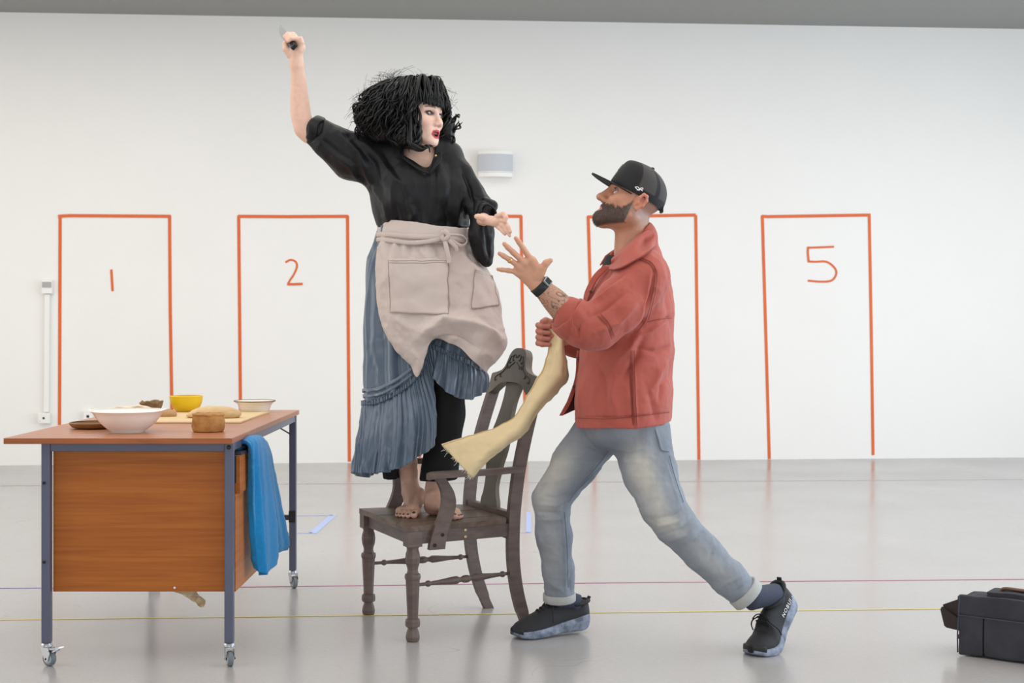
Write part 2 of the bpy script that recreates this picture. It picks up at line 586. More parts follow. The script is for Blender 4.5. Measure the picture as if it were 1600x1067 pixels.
window_x('window_2', LX, 0.4, 9.6, 0.4, 2.4, 6)
m = MB()
m.box((0, BY, 0.2), (14.6, 0.2, 0.4)); m.box((0, BY, (3.05 + CEIL) / 2), (14.6, 0.2, CEIL - 3.05))
for s in (-1, 1): m.box((s * 6.75, BY, 1.725), (1.1, 0.2, 2.65))
struct(obj('wall_rear', m, M_side))
m = MB()
for z in (0.43, 3.02): m.box((0, BY, z), (12.4, 0.06, 0.06))
for i in range(9): m.box((-6.17 + 12.34 * i / 8, BY, 1.725), (0.06, 0.06, 2.53))
struct(obj('window_3', m, M_frame))

# ---- orange tape doorways on the back wall
def tape_line(m, pts, w, th=0.002, off=0.0):
    """flat strip of tape along a polyline given in photograph pixels, lying on the wall"""
    c = np.array([W(x, y, th / 2 + 0.0015 + off) for x, y in pts])
    t = np.gradient(c, axis=0)
    g = []
    for i in range(len(c)):
        s = unit(np.cross(unit(t[i]), WN)) * w / 2
        g.append([c[i] - s, c[i] + s])
    v, f = sheet(np.array(g), th)
    m.add(v, f)
    return m
doors = [
    ([(93, 664), (94, 337)], [(91, 338), (110, 337), (267, 338)], [(265, 337), (266, 480), (269, 664)], 'numeral one'),
    ([(376, 664), (373, 337)], [(372, 338), (450, 338.5), (544, 338)], [(543, 337), (544, 500), (546, 721)], 'numeral two'),
    ([(656, 720), (647, 337)], [(645, 338), (815, 338)], [(814, 337), (816, 460), (819, 570), (822, 719)], None),
    ([(930, 718), (919, 338)], [(918, 339), (1087, 336)], [(1087, 336), (1089, 500), (1092, 718)], None),
    ([(1202, 717), (1197, 540), (1191, 337)], [(1190, 338), (1200, 338.5), (1360, 336)], [(1358, 336), (1361, 500), (1364, 711)], 'numeral five'),
]
dl = ['orange tape doorway outline around the numeral 1, leftmost on the white wall',
      'orange tape doorway outline around the numeral 2 on the white wall',
      'orange tape doorway outline on the wall mostly hidden behind the woman',
      'orange tape doorway outline on the wall behind the man in the cap',
      'orange tape doorway outline around the numeral 5, rightmost on the white wall']
TW = 0.026
for (l, t, r, nm), lab in zip(doors, dl):
    base = W((l[0][0] + r[-1][0]) / 2, 700, 0.002)
    root = thing('tape_doorway', (base[0], base[1], 0), lab, 'tape outline', 'taped doorways on the wall')
    for k, ln in enumerate((l, t, r)):
        obj('tape_strip', tape_line(MB(), ln, TW, off=.003 if k == 1 else 0), M_orange, root)
def stroke(px, n=24): return catmull(px, n).tolist()
m = MB(); tape_line(m, [(174, 421), (175, 438), (176, 455)], 0.02)
tag(obj('tape_numeral', m, M_orange), 'orange tape numeral 1 in the leftmost taped doorway', 'numeral', 'taped numerals')
m = MB(); tape_line(m, stroke([(446, 410), (454, 406), (462, 409), (464, 417), (459, 429), (453, 438), (450, 444)]), 0.016)
tape_line(m, [(449, 444), (460, 444), (473, 443.5)], 0.02, off=.003)
tag(obj('tape_numeral', m, M_orange), 'orange tape numeral 2 in the second taped doorway', 'numeral', 'taped numerals')
m = MB(); tape_line(m, [(1261, 387), (1280, 386.5), (1303, 385.5)], 0.018)
tape_line(m, [(1262.5, 386), (1262, 395), (1263.5, 410)], 0.018, off=.003)
tape_line(m, stroke([(1262, 408.5), (1275, 409), (1288, 408.5), (1297, 412), (1305, 420), (1306.5, 428), (1302, 436), (1295, 439.5), (1280, 440), (1262, 438.5)], 40), 0.018)
tag(obj('tape_numeral', m, M_orange), 'orange tape numeral 5 in the rightmost taped doorway', 'numeral', 'taped numerals')

# ---- wall fittings
M_white = mat('white_plastic', (240, 238, 232), 0.4)
M_grille = mat('grey_speaker_grille', (198, 199, 204), 0.55, bump=0.5, bscale=900)
M_bracket = mat('beige_bracket', (205, 186, 158), 0.7)  # plain beige of the speaker's back box
M_black = mat('black_hole', (12, 12, 12), 0.6)
def wall_frame(px, py): return W(px, py, 0), np.array([WDIR, WN, (0, 0, 1)])
def wall_speaker():
    c, ax = wall_frame(773, 258)
    mm = wd(773) / F
    r = thing('wall_speaker', c, 'white wall speaker with curved pale grey grille above the third taped doorway', 'speaker')
    w, h = 54 * mm, 44 * mm
    def shell(z0, z1, w, dep, flat):
        n = 20
        poly = [(-w / 2, 0)] + [(-w / 2 + w * i / n, flat + dep * (1 - (2 * i / n - 1) ** 2)) for i in range(n + 1)] + [(w / 2, 0)]
        return MB().prism(poly[::-1], c + ax[2] * z1, ax[0], ax[1], z1 - z0)
    obj('grille', shell(-0.063, 0.077, w, 0.05, 0.10), M_grille, r)
    obj('top_cap', shell(0.078, 0.105, w * 0.95, 0.046, 0.09), M_white, r)
    obj('bottom_cap', shell(-0.108, -0.074, w * 0.97, 0.048, 0.095), M_white, r)
    obj('trim_band', shell(-0.073, -0.064, w * 1.005, 0.05, 0.101), M_white, r)
    obj('back_box', MB().box(c + ax[1] * 0.035 + ax[2] * 0.0, (w * 0.9, 0.066, h * 0.82), ax, 0.004), M_bracket, r)
wall_speaker()
def wall_box(name, px, py, w, h, dep, lab, cat):
    c, ax = wall_frame(px, py)
    mm = wd(px) / F
    r = thing(name, c - V(0, 0, h * mm / 2), lab, cat)
    obj('housing', MB().box(c + WN * (dep / 2 + 0.002), (w * mm, dep, h * mm), ax, 0.006), M_white, r)
    return r, c + WN * (dep + 0.002), ax, mm
r, c, ax, mm = wall_box('thermostat', 75.5, 448.5, 16, 21, 0.05, 'white thermostat box with grey louvres at the top of the wall conduit', 'thermostat')
M_lou = mat('grey_louvre', (165, 163, 160), 0.6)
for i in range(5):
    obj('louvre', MB().box(c + ax[2] * (0.008 + 0.0095 * (i - 1)) + ax[1] * 0.002, (0.075, 0.005, 0.006), ax), M_lou, r)
r, c, ax, mm = wall_box('wall_socket', 71, 652.5, 18, 16.5, 0.055, 'white socket box with a black hole at the foot of the wall conduit', 'socket')
obj('socket_hole', MB().lathe([(0.009, 0), (0.009, 0.004)], c, 16, np.array([ax[0], ax[2], ax[1]])), M_black, r)
obj('screw', MB().lathe([(0.003, 0), (0.003, 0.003)], c - ax[0] * 0.03 - ax[2] * 0.025, 10, np.array([ax[0], ax[2], ax[1]])), M_lou, r)
p0, p1 = W(75, 459.5), W(73.5, 643.5)
tag(obj('cable_conduit', MB().bar(p0 + WN * 0.017, p1 + WN * 0.017, 0.04, 0.03, up=WN, bev=0.004), M_white), 'white vertical cable trunking running down the wall between thermostat and socket', 'conduit')
c, ax = wall_frame(139, 650)
r = thing('wall_socket', c - V(0, 0, .04), 'small white wall socket box half hidden behind the mixing bowl', 'socket')
obj('housing', MB().box(c + WN * 0.022, (0.075, 0.04, 0.085), ax, 0.005), M_white, r)
obj('socket_hole', MB().box(c + WN * 0.0425, (0.02, 0.004, 0.02), ax), M_black, r)

# ---- tape lines on the floor
def fl(px, py):
    d = F * CH / (py - HZ)
    return V((px - 800) / F * d, d, 0.0)
def floor_tape(name, pix, w, m, lab):
    mb = MB()
    pts = np.array([fl(x, y) for x, y in pix])
    t = np.gradient(pts, axis=0)
    g = np.array([[pts[i] - np.cross(unit(t[i]), V(0, 0, 1)) * w / 2, pts[i] + np.cross(unit(t[i]), V(0, 0, 1)) * w / 2] for i in range(len(pts))])
    g[:, :, 2] = 0.0012
    v, f = sheet(g, 0.0012)
    return tag(obj(name, mb.add(v, f), m), lab, 'floor line', 'marking lines on the floor')
M_mag = mat('magenta_line', (188, 116, 152), 0.35)
M_blu = mat('violet_blue_line', (140, 138, 196), 0.35)
M_yel = mat('yellow_line', (214, 196, 104), 0.35)
M_red = mat('faded_red_line', (196, 176, 172), 0.35)
M_lb = mat('pale_blue_line', (168, 186, 232), 0.35)
floor_tape('marking_line', [(62, 919), (400, 917), (800, 912), (1600, 905), (1900, 902.3)], 0.012, M_mag, 'thin magenta line across the floor behind the chair')
floor_tape('marking_line', [(-200, 920.5), (-60, 919.8), (62, 918.7)], 0.014, M_blu, 'thin violet-blue line on the floor left of the table legs')
floor_tape('marking_line', [(-200, 971), (400, 964), (800, 959), (1600, 950), (1900, 946.5)], 0.012, M_yel, 'thin yellow line across the floor at the chair legs')
floor_tape('marking_line', [(-300, 761), (400, 756.5), (800, 754), (1600, 749), (2000, 746.5)], 0.016, M_red, 'faint red line across the floor near the white wall')
floor_tape('marking_line', [(400, 833), (488, 832.5)], 0.02, M_lb, 'pale blue line on the floor leading to the right table leg')
floor_tape('marking_line', [(488, 833.5), (521, 805)], 0.045, M_lb, 'short slanting pale blue line on the floor right of the table')
floor_tape('marking_line', [(400, 806), (520, 805.5)], 0.02, M_lb, 'faint pale blue line on the floor farthest behind the table')
floor_tape('marking_line', [(826, 832), (826, 800)], 0.03, M_lb, 'short pale blue stroke on the floor beside the chair back')
floor_tape('marking_line', [(800, 832), (826, 832)], 0.02, M_lb, 'short pale blue line on the floor behind the chair leg')

# ================================================================== TABLE
def wood_mat(name, dark, mid, light, axis, scale=3.0, rough=0.42, stretch=14.0):
    """veneer with grain running along the given axis"""
    m = mat(name, mid, rough)
    N, L = m.node_tree.nodes, m.node_tree.links
    b = N['Principled BSDF']
    tc = N.new('ShaderNodeTexCoord'); mp = N.new('ShaderNodeMapping')
    st = [stretch] * 3; st[axis] = 1.0
    mp.inputs['Scale'].default_value = st
    L.new(tc.outputs['Object'], mp.inputs['Vector'])
    n = N.new('ShaderNodeTexNoise'); n.inputs['Scale'].default_value = scale; n.inputs['Detail'].default_value = 6
    n.inputs['Roughness'].default_value = 0.62; n.inputs['Distortion'].default_value = 0.6
    L.new(mp.outputs[0], n.inputs['Vector'])
    r = N.new('ShaderNodeValToRGB')
    e = r.color_ramp.elements
    e[0].position, e[0].color = 0.28, tuple(lin(dark)) + (1,)
    e[1].position, e[1].color = 0.72, tuple(lin(light)) + (1,)
    k = e.new(0.5); k.color = tuple(lin(mid)) + (1,)
    L.new(n.outputs['Fac'], r.inputs['Fac']); L.new(r.outputs[0], b.inputs['Base Color'])
    b.inputs['Specular IOR Level'].default_value = 0.35
    bp = N.new('ShaderNodeBump'); bp.inputs['Strength'].default_value = 0.05; bp.inputs['Distance'].default_value = 0.001
    L.new(n.outputs['Fac'], bp.inputs['Height']); L.new(bp.outputs[0], b.inputs['Normal'])
    return m
M_ven = wood_mat('cherry_veneer', (150, 78, 22), (168, 93, 29), (180, 105, 38), 0, scale=2.2, rough=0.5, stretch=34)
M_veny = wood_mat('cherry_veneer_side', (154, 84, 30), (178, 102, 40), (190, 114, 50), 1)
M_top = wood_mat('cherry_table_top', (160, 100, 68), (178, 115, 80), (188, 126, 90), 0, rough=0.3)
M_edge = wood_mat('cherry_edge', (142, 78, 40), (160, 90, 46), (168, 98, 52), 0, rough=0.35)
M_steel = mat('blue_grey_steel', (84, 86, 107), 0.38, var=0.06, vscale=9)
M_dsteel = mat('dark_drawer_metal', (52, 54, 66), 0.4)
M_chrome = mat('zinc_chrome', (196, 197, 200), 0.28, metal=0.9)
M_rub = mat('grey_rubber', (112, 116, 120), 0.55)
M_hub = mat('pale_blue_grey_wheel', (170, 184, 190), 0.45)
M_bolt = mat('dark_bolt', (40, 38, 40), 0.4, metal=0.5)

TZ = 0.780                                   # top of the table
tx0, tx1 = -1.722, -0.948
ty0, ty1 = 4.815, 6.335
lx0, lx1, ly0, ly1 = -1.590, -0.966, 4.862, 6.272
table = thing('rolling_desk', ((lx0 + lx1) / 2, (ly0 + ly1) / 2, 0), 'cherry wood desk with blue-grey steel frame on castors, pottery and dough on it', 'table')
top = obj('table_top', MB().box(((tx0 + tx1) / 2, (ty0 + ty1) / 2, TZ - 0.001), (tx1 - tx0, ty1 - ty0, 0.002)), M_top, table)
obj('edge_band', MB().box(((tx0 + tx1) / 2, (ty0 + ty1) / 2, TZ - 0.011), (tx1 - tx0, ty1 - ty0, 0.018), bev=0.002), M_edge, top)
zt = TZ - 0.020
LEGW = 0.030
for x in (lx0, lx1):
    for y in (ly0, ly1):
        l = obj('leg', MB().box((x, y, (zt + 0.078) / 2), (LEGW, LEGW, zt - 0.078), bev=0.003), M_steel, table)
        if y == ly0:
            hs = (0.625, 0.355) if x == lx0 else ()
            for z in hs: obj('bolt_hole', MB().lathe([(0.005, 0), (0.005, 0.003)], (x - 0.004, y - LEGW / 2 - 0.002, z), 14, np.array([(1, 0, 0), (0, 0, 1), (0, -1, 0)])), M_black, l)
            if x == lx1: obj('bolt', MB().lathe([(0.0075, 0), (0.0075, 0.003), (0.004, 0.005)], (x + 0.001, y - LEGW / 2 - 0.001, zt - 0.014), 16, np.array([(1, 0, 0), (0, 0, 1), (0, -1, 0)])), M_bolt, l)
rail_h = 0.028
obj('frame_rail', MB().box(((lx0 + lx1) / 2, ly0, zt - rail_h / 2), (lx1 - lx0 - LEGW, LEGW * .8, rail_h), bev=0.002), M_steel, table)
obj('frame_rail', MB().box(((lx0 + lx1) / 2, ly1, zt - rail_h / 2), (lx1 - lx0 - LEGW, LEGW * .8, rail_h), bev=0.002), M_steel, table)
for x in (lx0, lx1):
    obj('frame_rail', MB().box((x, (ly0 + ly1) / 2, zt - rail_h / 2), (LEGW * .8, ly1 - ly0 - LEGW, rail_h), bev=0.002), M_steel, table)
obj('end_panel', MB().box(((lx0 + lx1) / 2, ly0 + 0.028, (0.248 + zt - 0.005) / 2), (lx1 - lx0 - 0.03, 0.018, zt - 0.005 - 0.248), bev=0.0015), M_ven, table)
obj('panel_screw', MB().lathe([(0.004, 0), (0.004, 0.002)], P(273, 918, ly0 + 0.019), 12, np.array([(1, 0, 0), (0, 0, 1), (0, -1, 0)])), M_chrome, table)
# drawer cabinet under the near end: body, upper drawer pulled open, lower drawer
cy0, cy1 = ly0 + 0.037, 5.335
cab = obj('drawer_cabinet', MB().box((lx1 - 0.21, (cy0 + cy1) / 2, 0.415), (0.39, cy1 - cy0, 0.33), bev=0.002)
          .box((lx1 - 0.21, cy1 - 0.009, 0.64), (0.39, 0.016, 0.12)), M_ven, table)
obj('cabinet_rail', MB().box((lx1 - 0.008, (cy0 + cy1) / 2, 0.592), (0.018, cy1 - cy0, 0.022)), M_dsteel, cab)
obj('cabinet_rail', MB().box((lx1 - 0.008, cy0 + 0.008, 0.66), (0.018, 0.016, 0.12)), M_dsteel, cab)
obj('lower_drawer_front', MB().box((lx1 + 0.006, (cy0 + cy1) / 2, 0.412), (0.018, cy1 - cy0 + 0.006, 0.335), bev=0.002), M_veny, cab)
dr = obj('drawer', MB().box((lx1 - 0.05, cy0 + 0.03, 0.662), (0.12, 0.004, 0.095)).box((lx1 - 0.05, cy1 - 0.035, 0.662), (0.12, 0.004, 0.095))
         .box((lx1 - 0.05, (cy0 + cy1) / 2, 0.617), (0.12, cy1 - cy0 - 0.06, 0.004)), M_dsteel, table)
obj('drawer_front', MB().box((lx1 + 0.014, (cy0 + cy1) / 2 + 0.022, 0.645), (0.020, cy1 - cy0 - 0.02, 0.132), bev=0.0015), M_veny, dr)
obj('drawer_lip', MB().box((lx1 + 0.002, (cy0 + cy1) / 2 + 0.02, 0.716), (0.05, cy1 - cy0 - 0.03, 0.010)), M_dsteel, dr)
# brace wire and lower cross rail at the far end
obj('brace_wire', MB().tube([P(438, 669, ly1 - 0.1), P(455, 679, ly1)], 0.0035, 8), M_dsteel, table)
obj('cross_rail', MB().box(((lx0 + lx1) / 2, ly1, 0.31), (lx1 - lx0, 0.022, 0.022), bev=0.002), M_dsteel, table)
obj('rail_bracket', MB().box((lx1 - 0.001, ly1 - 0.017, 0.315), (0.03, 0.006, 0.05), bev=0.002), M_bolt, table)
def caster(x, y, ang, brake):
    c, s = math.cos(ang), math.sin(ang)
    f = V(c, s, 0); a = V(-s, c, 0); u = V(0, 0, 1)
    b = V(x, y, 0)
    ct = obj('caster', MB().lathe([(0.012, 0.078), (0.017, 0.077), (0.019, 0.072), (0.019, 0.066), (0.015, 0.062), (0.008, 0.060)], b, 20), M_chrome, table)
    w = b + f * 0.012 + u * 0.026
    wax = np.array([f, u, a])
    whl = obj('wheel', MB().lathe([(0.012, -0.009), (0.023, -0.009), (0.026, -0.006), (0.026, 0.006), (0.023, 0.009), (0.012, 0.009)], w, 28, wax), M_rub, ct)
    obj('hub', MB().lathe([(0.004, -0.0115), (0.016, -0.0105), (0.019, -0.0085), (0.019, 0.0085), (0.016, 0.0105), (0.004, 0.0115)], w, 24, wax), M_hub, ct)
    fk = MB()
    for sg in (-1, 1):
        poly = [(-0.014, 0.066), (0.022, 0.064), (0.030, 0.045), (0.020, 0.020), (0.010, 0.018), (-0.004, 0.040)]
        fk.prism(poly, b + a * (sg * 0.0145 - 0.001), f, u, 0.002)
    fk.box(b + u * 0.063 + f * 0.004, (0.034, 0.030, 0.004), np.array([f, a, u]))
    obj('fork', fk, M_chrome, ct)
    obj('axle', MB().lathe([(0.004, -0.018), (0.004, 0.018)], w, 12, wax), M_bolt, ct)
    if brake:
        obj('brake_lever', MB().bar(b + f * 0.016 + u * 0.055, b + f * 0.066 + u * 0.068, 0.026, 0.004).bar(b + f * 0.02 + u * 0.045, b + f * 0.05 + u * 0.058, 0.02, 0.006), M_chrome, ct)
caster(lx0, ly0, math.radians(-28), True)
caster(lx1, ly0, math.radians(-70), False)
caster(lx1, ly1, math.radians(-60), False)
caster(lx0, ly1, math.radians(20), False)

# ---- turquoise towel over the open drawer
M_towel = mat('turquoise_terry', (0, 126, 186), 0.95, var=0.12, vscale=90, bump=0.9, bscale=420, sheen=0.3)
def towel():
    # front sheet hangs outside the drawer front: rows from the crest down
    def row(pts): return [P(*q) for q in pts]
    ctrl = [
        row([(373, 716, 5.03), (379, 712, 5.10), (385, 708, 5.20), (392, 704, 5.32), (398, 700, 5.40)]),
        row([(372, 700, 5.03), (379, 694, 5.09), (388, 690, 5.18), (396, 688, 5.28), (403, 688, 5.36)]),
        row([(378, 691, 5.02), (386, 684.5, 5.07), (396, 682, 5.15), (406, 683, 5.26), (412, 688, 5.35)]),
        row([(388, 697, 5.01), (395, 694, 5.045), (404, 692, 5.12), (412, 694, 5.24), (418, 700, 5.35)]),
        row([(391, 730, 5.02), (396, 728, 5.05), (407, 724, 5.11), (417, 726, 5.24), (424, 734, 5.36)]),
        row([(391, 775, 5.03), (398, 775, 5.06), (411, 770, 5.12), (423, 772, 5.26), (431, 776, 5.38)]),
        row([(393, 820, 5.04), (401, 824, 5.05), (414, 822, 5.12), (430, 818, 5.28), (438, 814, 5.40)]),
        row([(397, 862, 5.05), (405, 870, 5.05), (416, 872, 5.11), (433, 856, 5.28), (445, 846, 5.41)]),
        row([(402, 884, 5.05), (409, 896, 5.05), (416, 896, 5.10), (432, 866, 5.28), (443, 858, 5.41)]),
    ]
    g = net(ctrl, 90, 60)
    u = np.linspace(0, 1, 60)[None, :]; v = np.linspace(0, 1, 90)[:, None]
    amp = np.clip(v * 2 - 0.5, 0, 1)
    g[:, :, 0] += amp * (0.012 * np.sin(u * 19 + 1.2 + v * 1.5) + 0.006 * np.sin(u * 37 + v * 3))
    n = fbm(g.reshape(-1, 3) * 60, 2).reshape(90, 60)
    g += n[:, :, None] * 0.0012
    vv, f = sheet(g, 0.012)
    o = obj('hand_towel', (vv, f), M_towel, smooth=True)
    tag(o, 'turquoise terry towel hanging over the open desk drawer', 'towel')
towel()
# ---- torn card dangling below the desk
M_card = mat('torn_card', (232, 220, 190), 0.8, rgb2=(182, 156, 118), vscale=35)
ctrl = [[P(270, 924, 5.16), P(292, 925, 5.16), P(307, 926, 5.16)], [P(286, 929, 5.15), P(297, 928, 5.15), P(309, 928, 5.15)], [P(300, 938, 5.13), P(308, 936, 5.125), P(321, 938, 5.12)], [P(312, 946, 5.11), P(314, 949, 5.11), P(319, 947, 5.10)]]
g = net(ctrl, 20, 20)
g += fbm(g.reshape(-1, 3) * 70, 2).reshape(20, 20)[:, :, None] * 0.002
g[0, :, 2] = 0.252
tag(obj('torn_card', sheet(g, 0.003), M_card), 'torn beige card hanging from under the desk cabinet', 'card')

# ---- things on the table
def tp(px, py):
    d = F * (CH - TZ) / (py - HZ)
    return V((px - 800) / F * d, d, TZ + 0.0005)
def tpc(px, py, r):
    """centre on the table of a round thing whose front foot shows at (px, py)"""
    d = tp(px, py)[1] + r
    return V((px - 800) / F * d, d, TZ + 0.0005)
M_porc = mat('white_glazed_porcelain', (246, 242, 234), 0.22, coat=0.4)
M_yelb = mat('yellow_plastic', (232, 196, 24), 0.3, coat=0.2)
M_enam = mat('cream_enamel', (236, 230, 220), 0.25, coat=0.3)
M_rimd = mat('dark_enamel_rim', (96, 66, 48), 0.4)
M_brn = mat('brown_glazed_dish', (132, 92, 50), 0.4, var=0.1, vscale=20)
M_pie = mat('baked_pie_crust', (190, 138, 74), 0.7, rgb2=(158, 106, 52), vscale=26, bump=0.5, bscale=130)
M_pale = mat('pale_dough', (218, 186, 140), 0.75, rgb2=(206, 172, 124), vscale=14, bump=0.3, bscale=70)
M_board = mat('pale_pastry_board', (222, 192, 146), 0.65, var=0.05, vscale=9, stretch=(1, 6, 1))
M_crumb = mat('dark_stoneware', (112, 88, 58), 0.75, rgb2=(140, 112, 72), vscale=45, bump=0.6, bscale=80)
M_wood2 = mat('light_turned_wood', (176, 134, 84), 0.5, var=0.08, vscale=12)
M_lace = mat('white_dough_strips', (232, 214, 190), 0.7, var=0.04, vscale=30)

def bowl_profile(out, th):
    """outer profile (r, z) from foot to lip -> closed wall profile"""
    o = np.array(out, float)
    inn = o.copy(); inn[:, 0] -= th; inn[0] = (0.001, o[0, 1] + th * 1.2); inn[1, 1] = o[0, 1] + th * 1.2
    inn[:, 0] = np.maximum(inn[:, 0], 0.001)
    return [(0.001, 0.0)] + [tuple(q) for q in o] + [tuple(q) for q in inn[::-1]]

# big white mixing bowl with a poured lip
base = tpc(200, 677, .058)
mm = base[1] / F
prof = [(0.058, 0), (0.060, 0.004), (0.075, 0.014), (0.098, 0.034), (0.112, 0.052), (0.120, 0.066), (0.127, 0.071), (0.131, 0.0745), (0.128, 0.0775)]
mb = MB(); mb.lathe(bowl_profile([(r * 1.0, z * 1.02) for r, z in prof], 0.006), (0, 0, 0), 72)
v = np.array(mb.v)
th = np.arctan2(v[:, 1], v[:, 0]); rr = np.hypot(v[:, 0], v[:, 1])
lip = np.exp(-((np.abs(th) - 0) / 0.28) ** 2) + np.exp(-((np.pi - np.abs(th)) / 0.28) ** 2)
hi = np.clip((v[:, 2] - 0.060) / 0.017, 0, 1)
k = 1 + 0.07 * lip * hi
v[:, 0] *= k; v[:, 1] *= k; v[:, 2] += 0.006 * lip * hi
tag(obj('mixing_bowl', (v + base, mb.f), M_porc, smooth=True, angle=50), 'large white porcelain mixing bowl with pouring lips near the desk edge', 'bowl')
# brown shallow dish to its left
mb = MB(); mb.lathe(bowl_profile([(0.060, 0), (0.080, 0.004), (0.088, 0.012), (0.092, 0.020), (0.090, 0.0225)], 0.006), tpc(148, 671, .065), 56)
tag(obj('brown_dish', mb, M_brn, smooth=True, angle=50), 'shallow brown round dish partly hidden behind the white mixing bowl', 'dish')
# pie crust
base = tpc(325.5, 676, .05)
pr = [(0.048, 0), (0.054, 0.003), (0.0575, 0.016), (0.058, 0.032), (0.0565, 0.048), (0.0550, 0.056), (0.0565, 0.060), (0.0555, 0.064), (0.051, 0.066), (0.047, 0.0635), (0.030, 0.063), (0.001, 0.065)]
mb = MB(); mb.lathe([(0.001, 0)] + [tuple(q) for q in catmull(pr, 40)], (0, 0, 0), 64)
v = np.array(mb.v); n = fbm(v * 45, 3)
v[:, :2] *= (1 + 0.03 * n * np.clip(v[:, 2] * 60, 0, 1))[:, None]
v[:, 2] += np.where(v[:, 2] > 0.05, 0.0028 * fbm(v * 70 + 3, 2), 0)
tag(obj('raised_pie', (v + base, mb.f), M_pie, smooth=True), 'small round baked pie with golden-brown crust near the desk corner', 'pie')
# pastry board
bl, br_, nr, nl = tp(262, 645), tp(421, 644.5), tp(376, 661.5), tp(228, 661.5)
poly = [nl, nr, br_, bl]
vv = np.array(poly + [q + V(0, 0, 0.006) for q in poly])
bo = tag(obj('pastry_board', (vv, [(3, 2, 1, 0), (4, 5, 6, 7), (0, 1, 5, 4), (1, 2, 6, 5), (2, 3, 7, 6), (3, 0, 4, 7)]), M_board), 'thin pale pastry board lying under the rolled dough', 'board')
def lump(name, px, py, rx, ry, rz, m, lab, cat, seed=0, up=0.0, amp=0.12, scale=18, rot=0.0, flat=0.25):
    """irregular rounded mass resting on the table"""
    b = tpc(px, py, ry) + V(0, 0, up)
    nu, nv_ = 56, 26
    v = []
    for i in range(nv_ + 1):
        a = math.pi * i / nv_ - math.pi / 2
        for j in range(nu):
            t = 2 * math.pi * j / nu
            v.append((math.cos(a) ** 0.8 * math.cos(t) if abs(a) < 1.57 else 0, math.cos(a) ** 0.8 * math.sin(t) if abs(a) < 1.57 else 0, math.sin(a)))
    v = np.array(v); n = fbm(v * 1.6 + seed * 7.7, 3)
    v = v * (1 + amp * n)[:, None] * V(rx, ry, rz)
    v += fbm(v * scale * 3 + seed, 2)[:, None] * 0.0015
    c, s = math.cos(rot), math.sin(rot)
    v = np.stack([v[:, 0] * c - v[:, 1] * s, v[:, 0] * s + v[:, 1] * c, v[:, 2]], 1)
    z0 = -rz * (1 - 2 * flat)
    v[:, 2] = np.where(v[:, 2] < z0, z0 + (v[:, 2] - z0) * 0.02, v[:, 2]); v[:, 2] -= v[:, 2].min()
    f = [(i * nu + j, i * nu + (j + 1) % nu, (i + 1) * nu + (j + 1) % nu, (i + 1) * nu + j) for i in range(nv_) for j in range(nu)]
    return tag(obj(name, (v + b, f), m, smooth=True), lab, cat)
lump('dough', 335, 656.5, 0.110, 0.06, 0.030, M_pale, 'flattened mound of pale dough on the pastry board', 'dough', 2, 0.006, 0.08, rot=-0.1)
# wooden dish edge leaning behind the bowl
lump('bread_roll', 256, 654, 0.052, 0.045, 0.024, M_wood2, 'smooth tan bread roll between white bowl and yellow bowl', 'bread', 4, 0.0, 0.04)
# dark torn stoneware pot
base = tpc(236.5, 648.5, .04)
pr = [(0.026, 0), (0.034, 0.006), (0.038, 0.020), (0.043, 0.030), (0.048, 0.036), (0.046, 0.040), (0.038, 0.036), (0.030, 0.028), (0.001, 0.026)]
mb = MB(); mb.lathe([(0.001, 0)] + [tuple(q) for q in catmull(pr, 30)], (0, 0, 0), 56)
v = np.array(mb.v); tt = np.arctan2(v[:, 1], v[:, 0])
n = fbm(v * 50, 3)
v[:, :2] *= (1 + 0.10 * n + 0.06 * np.sin(tt * 5 + 1) * np.clip(v[:, 2] * 30, 0, 1))[:, None]
v[:, 2] *= 1.4
v[:, 2] += 0.004 * np.sin(tt * 4 + 2) * np.clip((v[:, 2] - 0.03) * 60, 0, 1)
tag(obj('crumpled_pot', (v + base, mb.f), M_crumb, smooth=True), 'small dark brown crumpled pot behind the bread roll', 'pot')
# yellow bowl
base = tpc(291, 646, .04)
k = 0.0735
mb = MB(); mb.lathe(bowl_profile([(0.030, 0), (0.034, 0.002), (0.050, 0.014), (0.060, 0.028), (0.067, 0.044), (0.0705, 0.062), (0.0715, 0.070), (0.0725, 0.072), (0.071, 0.0735)], 0.0035), base, 64)
tag(obj('yellow_bowl', mb, M_yelb, smooth=True, angle=50), 'bright yellow plastic bowl on the desk', 'bowl')
# enamel dish with dark rim
base = tpc(398, 645.5, .06)
en = thing('enamel_dish', base, 'white enamel pie dish with dark rim at the far end of the desk', 'dish')
mb = MB(); mb.lathe(bowl_profile([(0.055, 0), (0.060, 0.004), (0.067, 0.018), (0.073, 0.036), (0.084, 0.044), (0.0885, 0.047), (0.0885, 0.049)], 0.003), base, 64)
obj('dish_body', mb, M_enam, en, True, angle=50)
rim = [(0.0885 + 0.0022 * math.cos(t), 0.049 + 0.0022 * math.sin(t)) for t in np.linspace(0, 2 * math.pi, 8, endpoint=False)]
obj('dark_rim', MB().lathe(rim, base, 64, closed=True), M_rimd, en, True)
